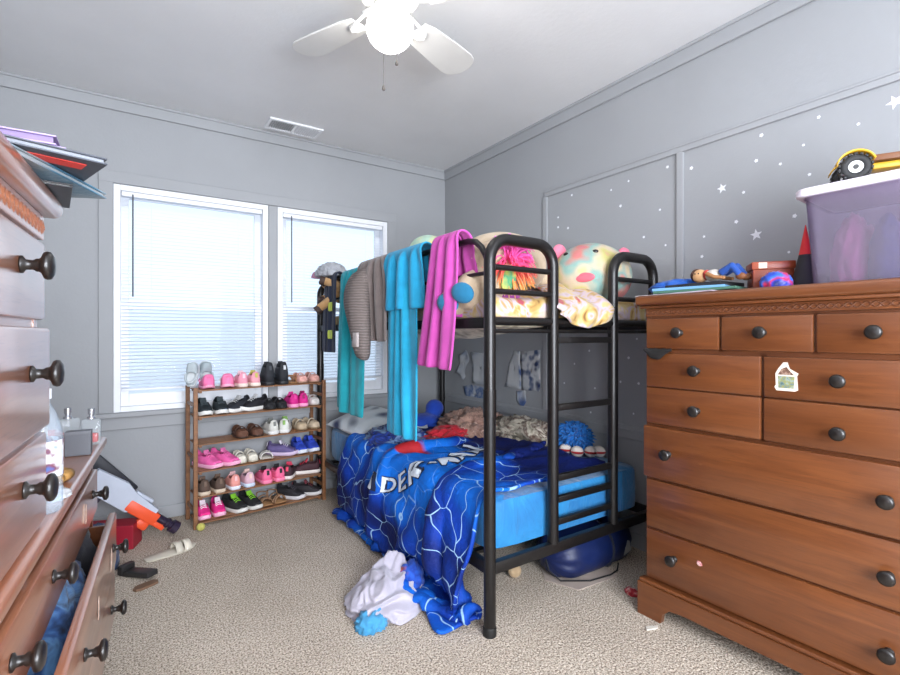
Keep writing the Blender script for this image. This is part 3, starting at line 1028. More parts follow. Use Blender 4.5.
def cloth_text(txt, name, P, path, size, mat, parent, lift, fat=0.0, sgn=1):
    """lettering printed on a cloth: the letters follow a line across its own (u, v)"""
    cu = bpy.data.curves.new('lettering', 'FONT')
    cu.body = txt
    cu.size = 1.0
    cu.offset = fat
    cu.space_character = 1.05
    to = bpy.data.objects.new('lettering', cu)
    COL.objects.link(to)
    dg = bpy.context.evaluated_depsgraph_get()
    me = bpy.data.meshes.new_from_object(to.evaluated_get(dg))
    bpy.data.objects.remove(to)
    bm = bmesh.new(); bm.from_mesh(me)
    for _ in range(2):
        bmesh.ops.triangulate(bm, faces=bm.faces)
        bmesh.ops.subdivide_edges(bm, edges=bm.edges, cuts=1)
    xs = [v.co.x for v in bm.verts]
    x0, x1 = min(xs), max(xs)
    for v in bm.verts:
        t = (v.co.x - x0) / (x1 - x0)
        k = min(int(t * (len(path) - 1)), len(path) - 2); f = t * (len(path) - 1) - k
        u = path[k][0] * (1 - f) + path[k + 1][0] * f
        w = path[k][1] * (1 - f) + path[k + 1][1] * f
        du, dw = path[k + 1][0] - path[k][0], path[k + 1][1] - path[k][1]
        h = v.co.y * size * (1 + .55 * t)
        # letter height runs across the path
        ln = math.hypot(du, dw)
        u2, w2 = u + sgn * (dw / ln) * h, w - sgn * (du / ln) * h
        p, nn = cloth_point(P, u2, w2)
        if nn[2] < 0 and abs(nn[2]) > .3 or (abs(nn[2]) <= .3 and nn[0] > 0):
            nn = -nn
        v.co = Vector((p + nn * lift).tolist())
    me2 = bpy.data.meshes.new(name)
    bm.to_mesh(me2); bm.free()
    me2.materials.append(mat)
    o = bpy.data.objects.new(name, me2)
    COL.objects.link(o)
    o.parent = parent
    return o

LET = [(.69, .575), (.675, .50), (.635, .435), (.57, .375), (.51, .345), (.45, .345), (.39, .37), (.32, .415), (.25, .47)]
o = cloth_text('IDER-MAN', 'lettering_outline', PC, LET, .074, plain((18, 30, 62), .8), cf, .0115, .045)
o = cloth_text('IDER-MAN', 'lettering', PC, LET, .074, plain((206, 214, 224), .75), cf, .0135, .012)
o['label'] = 'white block lettering'

# ---- cloths hung over the guard rail
RAILX, RAILZ = BX0, 1.465
def hung(y0, y1, rest_w, lo, li, seed=0, folds=3, amp=.03, skew=0.0, rr_=.026, zoff=0.0, nvv=26, steps=90, extra=(), taper=0.0, xo=0.0, over=None):
    n = int((lo + li) / .028) + 4
    s = np.linspace(0, lo + li + math.pi * rr_, n)
    v = np.linspace(0, 1, nvv)
    P = np.zeros((n, nvv, 3))
    rest = np.zeros((n, nvv, 3))
    pin = np.zeros((n, nvv), bool)
    for i, q in enumerate(s):
        if q < lo:
            x, z, dn = -rr_, -(lo - q), (lo - q)
        elif q < lo + math.pi * rr_:
            a = (q - lo) / rr_
            x, z, dn = -rr_ * math.cos(a), rr_ * math.sin(a), 0
            pin[i] = True
        else:
            x, z, dn = rr_, -(q - lo - math.pi * rr_), 0
        k = min(1, dn / .15)
        ph = seed * 1.3
        wv = amp * np.sin(2 * math.pi * folds * v + ph + .6 * math.sin(dn * 3)) * k
        P[i, :, 0] = RAILX + xo + x - (abs(amp) * k if dn else 0) + wv
        yy = y0 + (y1 - y0) * v
        yc = (y0 + y1) / 2
        P[i, :, 1] = yc + (yy - yc) * (1 + taper * dn) + skew * dn
        P[i, :, 2] = RAILZ + zoff + z
        if over is not None and q > lo + math.pi * rr_ * .6:     # the inner end is thrown over what lies behind the rail
            e = q - lo - math.pi * rr_ * .6
            P[i, :, 0] = RAILX + xo + e * over[0]
            P[i, :, 1] = y0 + (y1 - y0) * v + e * over[1]
            P[i, :, 2] = RAILZ + zoff + rr_ + e * over[2]
            pin[i] = e < .02
        rest[i, :, 0] = q
        rest[i, :, 1] = v * rest_w
    cols = [c_rail(RAILX, RAILZ, .020, 1.4, 3.3), c_rail(RAILX, 1.145, .028, 1.4, 3.3)] + list(extra)
    return sim(P, cols, steps=steps, iters=8, rest=rest, pin=pin, bend=.2, shear=.35, mu=.3)

t = thing('teal_towel', 'long teal towel draped over the guard rail next to the window', 'towel', (0, 0, 0), group=None)
cloth_obj('towel_cloth', hung(2.49, 2.80, .46, .77, .16, 1, 2.2, .035, taper=.35, skew=.24), fabric((22, 164, 178)), t, .009)
cloth_obj('folded_end', hung(2.40, 2.56, .20, .20, .1, 2, 1.2, .02, xo=.012, zoff=.012), fabric((16, 124, 128)), t, .008)

t = thing('hooded_jacket', 'taupe grey fleece jacket hanging on the guard rail between two towels', 'jacket', (0, 0, 0))
def rib_mat():
    m, nt, b_ = new_mat('ribbed_fleece')
    wv = nt.nodes.new('ShaderNodeTexWave'); wv.bands_direction = 'Z'
    wv.inputs['Scale'].default_value = 22; wv.inputs['Distortion'].default_value = 1.5
    nt.links.new(coords(nt), wv.inputs['Vector'])
    nt.links.new(ramp(nt, wv.outputs['Fac'], [(0.1, lin((94, 85, 82))), (0.8, lin((118, 107, 103)))]), b_.inputs['Base Color'])
    b_.inputs['Roughness'].default_value = .95
    bump(nt, b_, wv.outputs['Fac'], .4, .006)
    return m
M_RIB = rib_mat()
M_TAUPE = plain((112, 101, 98), 0.95, 0, 0.12, 240, 0.5, 0, 0.3, 'fleece')
cloth_obj('body', hung(2.20, 2.52, .50, .40, .12, 5, 2.0, .045, zoff=.012, rr_=.034, taper=.25), M_TAUPE, t, .014)
b = MB()
pts = [(1.06, 2.46, 1.47), (1.03, 2.45, 1.39), (1.01, 2.42, 1.29), (1.0, 2.37, 1.18), (.995, 2.33, 1.07), (.995, 2.31, .97)]
rings = []
for i, p in enumerate(pts):
    r_ = [.085, .10, .105, .095, .075, .06][i]
    rings.append([(p[0] + .62 * r_ * math.cos(a) * (1 + .08 * math.sin(5 * a + i)), p[1] + r_ * math.sin(a), p[2] + .03 * math.cos(a + i)) for a in [2 * math.pi * k / 18 for k in range(18)]])
b.loft(rings)
b.build('sleeve', M_RIB, t, True, 180, 1)
b = MB()
b.grid(np.array([[(.952 - .004 * math.sin(q), 2.255 + .085 * r_, 1.04 + .072 * c_) for r_, q in zip(np.linspace(0, 1, 5), range(5))] for c_ in np.linspace(0, 1, 4)]))
o = b.build('cloth_patch', fabric((196, 184, 182)), t, True, 180, 0, .006)
o['label'] = 'pale cloth patch'

t = thing('blue_towel', 'bright blue bath towel folded over the guard rail above the pillow', 'towel', (0, 0, 0))
cloth_obj('front_fold', hung(1.83, 2.18, .50, .26, .16, 7, 2.8, .03, zoff=.014, rr_=.036, taper=-.2, skew=.1), fabric((24, 158, 204)), t, .010)
cloth_obj('long_end', hung(1.90, 2.14, .34, .80, .12, 9, 1.6, .04, taper=.12), fabric((28, 170, 212)), t, .009)

C_BEAR = [c_ell((1.42, 1.70, 1.38), (.25, .24, .20))]
t = tag(cloth_obj('pink_towel', hung(1.545, 1.725, .34, .50, .30, 3, 2.0, .028, skew=.34, zoff=.016, rr_=.035, extra=C_BEAR, taper=.4, xo=-.008, over=(.80, -.50, .35)), fabric((196, 74, 166)), None, .011),
        'pink plush towel draped over the guard rail and the beige bear', 'towel')

t = thing('banded_jacket', 'dark navy garment with yellow-green bands hanging at the bed corner by the window', 'jacket', (0, 0, 0))
PJ = hung(2.90, 3.08, .24, .47, .1, 4, 1.0, .02, zoff=.01)
cloth_obj('jacket_body', PJ, fabric((36, 44, 66)), t, .012)
for (k0, k1, j0, j1) in ((3, 5, 2, 11), (9, 11, 2, 11)):
    Q = PJ[k0:k1 + 1, j0:j1 + 1].copy(); Q[..., 0] -= .016
    b = MB(); b.grid(Q)
    o = b.build('reflective_band', fabric((206, 222, 92)), t, True, 180, 1, .003)
    o['label'] = 'yellow-green band'

# ---- upper bunk bedding
def made_bed(x0, x1, y0, y1, zt, hang_x, hang_y, nu=64, nv=90, zmin=1.168):
    A = np.linspace(-hang_x, x1 - x0, nu); B = np.linspace(-hang_y, y1 - y0, nv)
    P = np.zeros((nu, nv, 3)); rd = .03
    def rnd_edge(q):           # flat length q -> (horizontal, drop) around a rounded edge
        if q >= rd: return q, 0.0
        L = rd * math.pi / 2
        t_ = (rd - q) / L
        if t_ < 1: return rd - rd * math.sin(t_ * math.pi / 2), rd * (1 - math.cos(t_ * math.pi / 2))
        return 0.0, rd + (rd - q) - L
    for i, a in enumerate(A):
        hx, dx = rnd_edge(a)
        for j, c in enumerate(B):
            hy, dy = rnd_edge(c)
            x, y = x0 + hx, y0 + hy
            nn_ = 1 - abs(mnoise.noise(Vector((x * 5.5 + 2, y * 4 + x * 3, 1.3)))) * 2
            n2 = mnoise.noise(Vector((x * 13, y * 12, 4.1)))
            lift = max(0, .035 * nn_ + .012 * n2)
            lift += .085 * math.exp(-((x - 1.62) / .16) ** 2 - ((y - 1.66) / .15) ** 2)
            fade = min(1, max(0, hx / .06)) * min(1, max(0, hy / .06))
            z = zt - dx - dy + lift * fade
            P[i, j] = (x + (.004 * n2 if dx > rd else 0), y + (.006 * n2 if dy > rd else 0), max(z, zmin + .002 * n2))
    return P
PB = made_bed(1.122, 2.082, 1.416, 2.75, 1.243, .075, .085)
M_PRINT = patches('cartoon_print', [(128, 88, 44), (196, 158, 88), (206, 182, 128), (196, 178, 196), (184, 152, 92), (176, 74, 88)], 10, 0.85, 300, 2.2, warp=1.2)
t = thing('patterned_blanket', 'yellow and lilac printed blanket spread over the upper bunk', 'blanket', (0, 0, 0))
cloth_obj('blanket_cloth', PB, M_PRINT, t, .006)
def fold_piece(x0, x1, zlow):
    n, m = 26, 22
    Q = np.zeros((n, m, 3))
    for i in range(n):
        a = i / (n - 1)
        x = x0 + (x1 - x0) * a
        drop = zlow + abs(a - .52) ** 1.6 * .16
        for j in range(m):
            q = j / (m - 1)
            if q < .55:
                f = q / .55
                y, z = 1.60 - .235 * f, 1.31 - .085 * f * f + .012 * math.sin(a * 14 + q * 5)
            else:
                f = (q - .55) / .45
                y, z = 1.365 - .012 * math.sin(f * math.pi), 1.215 + (drop - 1.215) * f
            Q[i, j] = (x + .01 * math.sin(q * 9 + a * 4), y + .010 * math.sin(a * 17 + q * 3), z)
    return Q
cloth_obj('hanging_corner', fold_piece(1.43, 1.765, 1.128), M_PRINT, t, .012)
b = MB()
b.grid(np.array([[(1.16 + .3 * a, 1.46 + .9 * c, 1.137 - .05 * math.sin(math.pi * a) * math.sin(math.pi * c) + .004 * math.sin(c * 30)) for c in np.linspace(0, 1, 20)] for a in np.linspace(0, 1, 10)]))
tag(b.build('sagging_blanket', patches('stripe_print', [(150, 140, 120), (206, 196, 172), (120, 110, 96)], 16), None, True, 180, 1, .014), 'striped blanket sagging under the upper bunk slats', 'blanket')

def plush_mat(name, cols, scale=8):
    m = patches(name, cols, scale, 0.95, 190, 2.0, bstr=0.7)
    return m
M_BEAR = plush_mat('beige_plush', [(184, 160, 132), (202, 180, 152), (212, 192, 166)], 14)
def eyes_on(parent, pts, r, mat=None):
    for p in pts:
        b = MB(); b.ell(p, (r, r, r), u=12, v=8)
        b.build('eye', mat or plain((14, 12, 14), .15), parent)

t = thing('bear_plush', 'large beige stuffed bear with blue paw pads lying on the upper bunk', 'stuffed animal', (1.42, 1.70, 1.24))
def rel(o, p): return (p[0] - o[0], p[1] - o[1], p[2] - o[2])
OB = (1.42, 1.70, 1.24)
b = MB()
b.ell(rel(OB, (1.42, 1.72, 1.415)), (.22, .21, .155)); b.ell(rel(OB, (1.58, 1.86, 1.43)), (.13, .13, .13))
b.ell(rel(OB, (1.64, 1.78, 1.54)), (.045, .03, .045)); b.ell(rel(OB, (1.54, 1.95, 1.54)), (.045, .03, .045))
def limb(b, p0, p1, r0, r1):
    b.tube([Vector(p0).lerp(Vector(p1), k / 8) for k in range(9)], [r0 + (r1 - r0) * k / 8 for k in range(9)], 16)
    b.ell(p1, (r1 * 1.04,) * 3)
limb(b, rel(OB, (1.36, 1.60, 1.36)), rel(OB, (1.145, 1.545, 1.275)), .098, .080)
limb(b, rel(OB, (1.36, 1.72, 1.30)), rel(OB, (1.125, 1.635, 1.245)), .092, .072)
limb(b, rel(OB, (1.34, 1.58, 1.47)), rel(OB, (1.17, 1.52, 1.405)), .065, .055)
limb(b, rel(OB, (1.55, 1.84, 1.44)), rel(OB, (1.66, 1.66, 1.36)), .06, .05)
b.build('body', M_BEAR, t, True, 180, 0, 0, 0, .014)
for (p, ry) in (((1.066, 1.515, 1.262), 0), ((1.054, 1.600, 1.226), 0)):
    b = MB(); b.ell(rel(OB, p), (.020, .052, .040), RZ(24) @ RX(20), 16, 10)
    o = b.build('paw_pad', fabric((20, 110, 150)), t)
b = MB(); b.ell(rel(OB, (1.50, 1.75, 1.42)), (.05, .05, .042)); b.build('muzzle', fabric((238, 226, 210)), t)
b = MB(); b.ell(rel(OB, (1.462, 1.715, 1.445)), (.014, .014, .011)); b.build('nose', plain((40, 26, 24), .4), t)
eyes_on(t, [rel(OB, (1.475, 1.79, 1.49)), rel(OB, (1.545, 1.735, 1.49))], .010)

t = thing('round_plush', 'round tie-dye pastel plush toy sitting at the upper bunk foot', 'stuffed animal', (1.895, 1.58, 1.235))
M_TIE = plush_mat('tie_dye', [(204, 100, 124), (190, 184, 108), (206, 186, 158), (132, 172, 164), (204, 122, 112), (200, 104, 128)], 6)
b = MB(); b.ell((0, 0, .155), (.225, .155, .158), None, 36, 24)
for v in b.bm.verts:
    if v.co.z < .06:
        v.co.z = .06 - (.06 - v.co.z) * .75
b.build('body', M_TIE, t, True, 180)
def on_ell(u, a, k=1.0):
    # direction: a degrees around z from -y towards +x, u elevation
    c = math.cos(R(u))
    d = Vector((math.sin(R(a)) * c, -math.cos(R(a)) * c, math.sin(R(u))))
    s = 1 / math.sqrt((d.x / .225) ** 2 + (d.y / .155) ** 2 + (d.z / .158) ** 2)
    return d * s * k + Vector((0, 0, .155))
for (u, a) in ((26, -92), (34, -46)):
    p = on_ell(u, a)
    b = MB(); b.ell(p, (.014, .007, .009), RZ(a) @ RX(-20), 14, 8)
    b.build('eye', plain((16, 14, 16), .2), t)
for s, (x, y) in ((1, (.185, -.04)), (-1, (-.15, .08))):
    b = MB(); b.ell((x, y, .265), (.042, .026, .042), RY(22 * s), 18, 12)
    o = b.build('ear', fabric((232, 124, 150)), t)
    o['label'] = 'pink ear'
b = MB(); b.ell(on_ell(-8, -62, .99), (.05, .012, .022), RZ(-62)); b.build('tongue', fabric((236, 104, 120)), t)

t = thing('long_haired_doll', 'doll with a shaggy pink and orange pom of hair behind the bed foot arch', 'doll', (1.30, 1.52, 1.245))
def hair_mat():
    m, nt, b_ = new_mat('rainbow_hair')
    tc = nt.nodes.new('ShaderNodeTexCoord'); sp = nt.nodes.new('ShaderNodeSeparateXYZ')
    nt.links.new(tc.outputs['Object'], sp.inputs[0])
    mr = nt.nodes.new('ShaderNodeMapRange'); mr.inputs[1].default_value = 0.03; mr.inputs[2].default_value = .24
    nt.links.new(sp.outputs[2], mr.inputs[0])
    nt.links.new(ramp(nt, mr.outputs[0], [(0.0, lin((214, 170, 70))), (0.22, lin((240, 130, 80))), (0.45, lin((242, 74, 104))), (0.75, lin((240, 90, 176))), (1.0, lin((226, 120, 214)))]), b_.inputs['Base Color'])
    b_.inputs['Roughness'].default_value = .5
    return m
b = MB(); b.ell((0, .0, .125), (.045, .045, .05)); b.build('head', plain((226, 180, 150), .6), t)
b = MB(); b.lathe([(.0, 0), (.05, .0), (.045, .03), (.022, .08), (.0, .085)], 16); b.build('dress', fabric((160, 70, 150)), t)
b = MB(); rnd = random.Random(11)
for k in range(330):
    d = Vector((rnd.gauss(0, 1), rnd.gauss(0, 1) * .8, rnd.gauss(.15, 1))).normalized()
    d.y *= .72
    L_ = rnd.uniform(.075, .110)
    c0 = Vector((-.012, -.01, .150)) + d * .03
    pts = [c0, c0 + d * L_ * .5 + Vector((0, 0, .010)), c0 + d * L_ * .9 + Vector((0, 0, -.004)), c0 + d * L_ * 1.1 + Vector((rnd.uniform(-.008, .008), 0, -.030))]
    b.tube(pts, [.0042, .0042, .0034, .001], 5)
b.build('hair', hair_mat(), t)
eyes_on(t, [(-.024, -.036, .115), (.012, -.043, .115)], .006)
b = MB(); b.ell((-.045, -.055, .075), (.034, .012, .05), RY(30)); b.build('yellow_scarf', patches('scarf_print', [(190, 190, 60), (60, 150, 110), (206, 196, 90)], 20), t)

t = thing('yellow_plush', 'yellow and mint plush toy sitting behind the pink towel', 'stuffed animal', (1.295, 2.14, 1.262))
b = MB(); b.ell((0, 0, .14), (.12, .13, .15)); b.ell((-.02, -.02, .265), (.10, .11, .085))
b.build('body', plush_mat('mint_yellow', [(232, 212, 96), (228, 206, 110), (170, 206, 190), (226, 220, 160)], 6), t, True, 180, 0, 0, 0, .012)
b = MB(); b.ell((-.10, .05, .225), (.055, .06, .055)); b.build('face', fabric((226, 222, 218)), t)
eyes_on(t, [(-.145, .02, .245), (-.148, .07, .245)], .011)
def pillow(name, loc, sx, sy, th, rot, mat, label, cat='pillow', group=None):
    b = MB()
    N, K = 40, 12
    rings = []
    for side in (1,):
        pass
    grid_t, grid_b = [], []
    n = 22
    def h(a, c):
        e = (1 - abs(a) ** 2.6) * (1 - abs(c) ** 2.6)
        return th * max(e, 0) ** .45
    top = np.zeros((n, n, 3)); bot = np.zeros((n, n, 3))
    for i in range(n):
        for j in range(n):
            a, c = -1 + 2 * i / (n - 1), -1 + 2 * j / (n - 1)
            pin = 1 - .06 * (1 - abs(a) ** 2) * (abs(c) ** 4)
            pin2 = 1 - .06 * (1 - abs(c) ** 2) * (abs(a) ** 4)
            w = .006 * mnoise.noise(Vector((a * 3, c * 3, th * 50)))
            top[i, j] = (a * sx * pin2, c * sy * pin, h(a, c) + w)
            bot[i, j] = (a * sx * pin2, c * sy * pin, -h(a, c) * .8 + w * .3)
    b.grid(top); b.grid(bot)
    bmesh.ops.remove_doubles(b.bm, verts=b.bm.verts, dist=.0015)
    o = b.build(name, mat, None, True, 180, 1)
    o.location = loc
    o.rotation_euler = [R(q) for q in rot]
    return tag(o, label, cat, group)
pillow('throw_pillow', (1.215, 2.06, 1.355), .13, .20, .045, (0, 90, 0), fabric((22, 72, 190)), 'royal blue pillow standing behind the upper guard rail')

# head end of the upper bunk
t = thing('stuffed_toy', 'tan stuffed toy with dark round feet hanging over the bed corner', 'stuffed animal', (1.12, 3.02, 1.24))
M_TAN = plush_mat('tan_plush', [(176, 132, 84), (198, 156, 108), (206, 170, 124)], 12)
b = MB()
b.ell((.06, .02, .14), (.085, .13, .075)); b.ell((-.01, .11, .21), (.05, .06, .05))
limb(b, (.03, -.06, .17), (-.085, -.02, .205), .03, .026)
limb(b, (.0, -.03, .12), (-.105, .0, .035), .03, .027)
limb(b, (.02, .07, .16), (-.05, .05, .20), .03, .026)
limb(b, (.03, .10, .12), (-.06, .07, .095), .03, .026)
b.build('body', M_TAN, t, True, 180, 0, 0, 0, .008)
for (p, d) in (((-.098, -.017, .207), (-1, .3, .25)), ((-.118, .004, .020), (-1, .3, -.8)), ((-.066, .046, .206), (-1, -.2, .5)), ((-.075, .064, .085), (-1, -.1, -.3))):
    q = Vector(d).to_track_quat('Z', 'Y').to_matrix().to_4x4()
    b = MB(); b.lathe([(0, -.016), (.027, -.016), (.029, .012), (.024, .016), (0, .016)], 14, TR(*p) @ q)
    b.build('foot_pad', plain((62, 44, 38), .7), t)
b = MB()
for k in range(9):
    b.ell((-.005 + .004 * k, .05 - .012 * k, .235 - .004 * k), (.018, .014, .026), RX(k * 15))
b.build('mane', fabric((96, 62, 40)), t, True, 180, 0, 0, 0, .006)
tag(crumple('knit_hat', fabric((178, 180, 186)), None, (1.10, 3.05, 1.482), (.085, .10, .075), 4, .3, 20, 0.1), 'light grey knit hat on the bed corner above the tan stuffed toy', 'hat')
tag(crumple('pink_cloth', fabric((214, 160, 190)), None, (1.07, 3.17, 1.482), (.055, .06, .04), 6, .3, 0, 0.1), 'small pale pink cloth tucked by the grey hat', 'cloth')

# ---- lower bunk things
pillow('bed_pillow', (1.30, 2.93, .535), .19, .21, .055, (4, -12, 10), patches('pillow_print', [(26, 40, 78), (208, 216, 220), (214, 220, 224), (200, 210, 216), (30, 44, 84)], 5.5, 0.9, 300, 0.6), 'white pillow with dark navy shapes at the lower bunk head')
t = thing('blue_plush', 'royal blue plush toy with a round head on the lower bunk', 'stuffed animal', (1.60, 2.72, .475))
b = MB(); b.ell((0, 0, .055), (.13, .10, .06)); b.ell((.10, .02, .135), (.062, .06, .062)); limb(b, (-.05, -.02, .06), (-.22, .03, .05), .05, .035)
b.build('body', plush_mat('blue_plush', [(16, 56, 160), (26, 76, 190)], 10), t, True, 180, 0, 0, 0, .01)
o = crumple('turned_back_fold', patches('fold_print', [(8, 26, 92), (10, 60, 160), (8, 30, 100), (120, 160, 204), (8, 34, 110)], 9, .7, 300, 1.5, warp=1.5), cf, (1.29, 2.50, .474), (.15, .17, .075), 41, .42, 15, .25, 2.2, 5)
tag(crumple('red_shirt', fabric((188, 26, 44)), None, (1.56, 2.38, .482), (.15, .10, .060), 9, .45, 12, .2), 'crumpled red shirt on the blue comforter', 'shirt')
tag(crumple('red_sock', fabric((196, 30, 44)), None, (1.40, 2.27, .486), (.055, .09, .035), 12, .5, -30, .2, 3), 'small crumpled red cloth nearest the bed edge', 'cloth')
b = MB()
b.grid(np.array([[(1.36 + .20 * a + .03 * c, 2.72 - .13 * a + .07 * c, .535 + .018 * math.sin(a * 5 + c * 2)) for c in np.linspace(0, 1, 6)] for a in np.linspace(0, 1, 16)]))
tag(b.build('white_strip', fabric((206, 212, 218)), None, True, 180, 1, .008), 'narrow white cloth strip lying below the blue towel', 'cloth')
tag(crumple('brown_blanket', patches('brown_stripe', [(96, 70, 62), (170, 136, 120), (130, 98, 88), (190, 160, 146)], 16, .95, 300, 3, warp=2.0), None, (1.82, 2.47, .474), (.20, .20, .115), 21, .45, 25, .25, 2.6, 5), 'crumpled dusty brown blanket heaped against the wall', 'blanket')
tag(crumple('camouflage_blanket', patches('camouflage', [(42, 40, 36), (120, 112, 96), (184, 176, 160), (84, 60, 50), (196, 186, 172)], 12, .95, 300, 2, warp=1.0), None, (1.93, 2.13, .474), (.13, .24, .105), 33, .4, 8, .25, 2.8, 5), 'camouflage patterned blanket heaped behind the bed ladder', 'blanket')
t = thing('fuzzy_plush', 'shaggy bright blue plush with red and white feet behind the ladder', 'stuffed animal', (1.98, 1.78, .475))
b = MB(); rnd = random.Random(8)
b.ell((0, 0, .075), (.07, .085, .07))
for k in range(260):
    d = Vector((rnd.gauss(0, 1), rnd.gauss(0, 1), rnd.gauss(0.25, 1))).normalized()
    p = Vector((d.x * .066, d.y * .08, .075 + d.z * .066))
    if p.z < .02: continue
    b.tube([p, p + d * .022, p + d * .034 + Vector((rnd.uniform(-.01, .01), rnd.uniform(-.01, .01), -.008))], [.008, .0065, .001], 5)
b.build('shaggy_body', fabric((24, 116, 200)), t)
for (x, y) in ((-.085, -.02), (-.075, -.09), (-.02, -.13), (.02, -.15)):
    b = MB(); b.ell((x, y, .030), (.030, .034, .028)); f = b.build('foot', fabric((228, 218, 210)), t)
    b = MB(); b.ell((x - .004, y - .004, .029), (.031, .035, .010)); o = b.build('red_band', fabric((170, 30, 36)), f); 

# ---- under the bunk
t = thing('sleeping_bag', 'stuffed blue sleeping bag roll under the lower bunk foot', 'sleeping bag', (1.83, 1.575, .0))
b = MB(); rings = []
LB, RB = .52, .114
for i in range(34):
    a = i / 33
    x = -LB / 2 + LB * a
    e = min(a, 1 - a) / .22
    r_ = RB * (1 if e >= 1 else math.sqrt(max(0, 1 - (1 - e) ** 2)) * .86 + .14)
    g_ = max(0, 1 - e)
    ring = []
    for k in range(72):
        th = 2 * math.pi * k / 72
        rr2 = r_ * (1 + .05 * g_ * math.sin(th * 13) + .05 * g_ * math.sin(th * 7 + 1) + .03 * mnoise.noise(Vector((x * 14, math.cos(th) * 2, math.sin(th) * 2))))
        z = rr2 * math.sin(th)
        z = max(z, -RB * .78)
        ring.append((x, rr2 * math.cos(th) * 1.12, RB * .78 + .004 + z))
    rings.append(ring)
b.loft(rings)
M_BAG = plain((8, 26, 72), 0.5, 0, .1, 30, .25)
b.build('bag', M_BAG, t, True, 180)
b = MB()
b.tube([(.05, math.cos(a) * .130, .093 + max(math.sin(a) * .117, -.086)) for a in [2 * math.pi * k / 40 for k in range(40)]], .006, 8, closed=True)
b.build('strap', fabric((14, 22, 44)), t)
b = MB(); b.prism([(0, 0), (.055, .012), (.05, .055), (.036, .06)], 0, .003, TR(.12, -.132, .058) @ RX(80))
b.build('printed_label', plain((150, 150, 150), .6), t, smooth=False)
b = MB(); b.tube([(-.26, .0, .085), (-.272, -.03, .05), (-.24, -.07, .012), (-.12, -.135, .006), (.0, -.15, .006), (.06, -.14, .006), (.12, -.10, .008)], .0035, 6)
b.build('draw_cord', plain((18, 18, 20), .8), t)
b = MB()
b.prism([(1.61, 1.42), (1.84, 1.405), (1.95, 1.62), (1.62, 1.66), (1.55, 1.56)], .0, .0035)
tag(b.build('flat_paper', plain((164, 150, 140), .8), None, smooth=False), 'flat sheet of pale paper under the sleeping bag', 'paper')
b = MB(); b.ell((0, 0, .030), (.032, .030, .030))
for v in b.bm.verts: v.co.x += 1.457; v.co.y += 1.66
tag(b.build('tan_ball', fabric((176, 150, 116)), None), 'small tan ball on the carpet under the bunk foot', 'ball')
tag(crumple('red_tassel', patches('tassel', [(150, 20, 36), (196, 60, 70), (226, 200, 190)], 40), None, (1.78, 1.275, .002), (.022, .03, .016), 5, .6, 0, .2, 3, 4), 'small red tassel on the carpet at the tall chest corner', 'tassel')
b = MB(); b.prism([(1.60, 1.085), (1.645, 1.07), (1.66, 1.078), (1.615, 1.10)], .001, .006)
tag(b.build('paper_scrap', plain((206, 200, 190), .8), None, smooth=False), 'white paper scrap in front of the tall chest foot', 'paper')

# ---- heap of laundry in front of the comforter
M_LAUN = plain((176, 171, 184), .95, 0, .06, 260, .5, 0, .3, 'fleece')
b = MB()
bmesh.ops.create_icosphere(b.bm, subdivisions=6, radius=1.0)
for v in b.bm.verts:
    p = v.co.copy()
    q = Vector((p.x * 1.1, p.y * 1.1, p.z * 2.4))
    q += mnoise.noise_vector(p * 1.2 + Vector((3, 1, 0))) * .7
    r1 = 1 - 2 * abs(mnoise.noise(q * 1.15 + Vector((7, 2, 5))))
    r2 = 1 - 2 * abs(mnoise.noise(q * 2.6 + Vector((1, 9, 2))))
    k = 1 + .26 * r1 + .09 * r2
    p *= k
    z = max(p.z, -.12 + .02 * r2) + .12
    peak = max(0, p.x) ** 1.5 * .55
    v.co = Vector((p.x * .150, p.y * .125 * (1 - .35 * max(0, z - .3)), z * .085 * (1 + peak * 1.4)))
bmesh.ops.transform(b.bm, matrix=TR(.88, 1.80, .003) @ RZ(48), verts=b.bm.verts)
tag(b.build('white_blanket', M_LAUN, None, True, 180), 'crumpled white blanket on the carpet beside the comforter', 'blanket')
tag(crumple('light_blue_cloth', fabric((70, 156, 204)), None, (.765, 1.68, .004), (.062, .052, .042), 14, .5, 30, .25, 2.6, 4), 'small light blue cloth sticking out under the white blanket', 'cloth')
tag(crumple('printed_cloth', patches('shorts_print', [(24, 70, 180), (30, 96, 206), (20, 60, 160), (30, 90, 200), (190, 90, 60)], 16), None, (1.0, 1.80, .02), (.05, .05, .085), 17, .4, 0, .3, 2.4, 4), 'royal blue printed cloth tucked between white blanket and comforter', 'cloth')

# ================================================================ SHOE RACK AND SHOES
RK = thing('shoe_rack', 'six tier brown wooden shoe rack under the window, full of shoes', 'shoe rack', (.312, 3.067, 0), (0, 0, R(6)))
RL, RD = .775, .20
TZ = (.785, .632, .475, .320, .175, .028)
for i, z in enumerate(TZ):
    b = MB()
    for k in range(5):
        y = .006 + k * .039
        b.box(0.012, RL - .012, y, y + .030, z - .008, z, .002)
    b.box(.02, .035, .006, RD - .006, z - .018, z - .008); b.box(RL - .035, RL - .02, .006, RD - .006, z - .018, z - .008)
    b.build('shelf', M_BAMBOO, RK, smooth=False)
for (x, y) in ((0, 0), (0, RD), (RL, 0), (RL, RD)):
    b = MB(); b.box(x - .011, x + .011, y - .011, y + .011, 0, .80, .003)
    b.build('post', M_BAMBOO, RK, smooth=False)
for x in (0, RL):
    for z in (.10, .40, .70):
        b = MB(); b.box(x - .006, x + .006, .011, RD - .011, z - .010, z + .010, .002)
        b.build('side_bar', M_BAMBOO, RK, smooth=False)

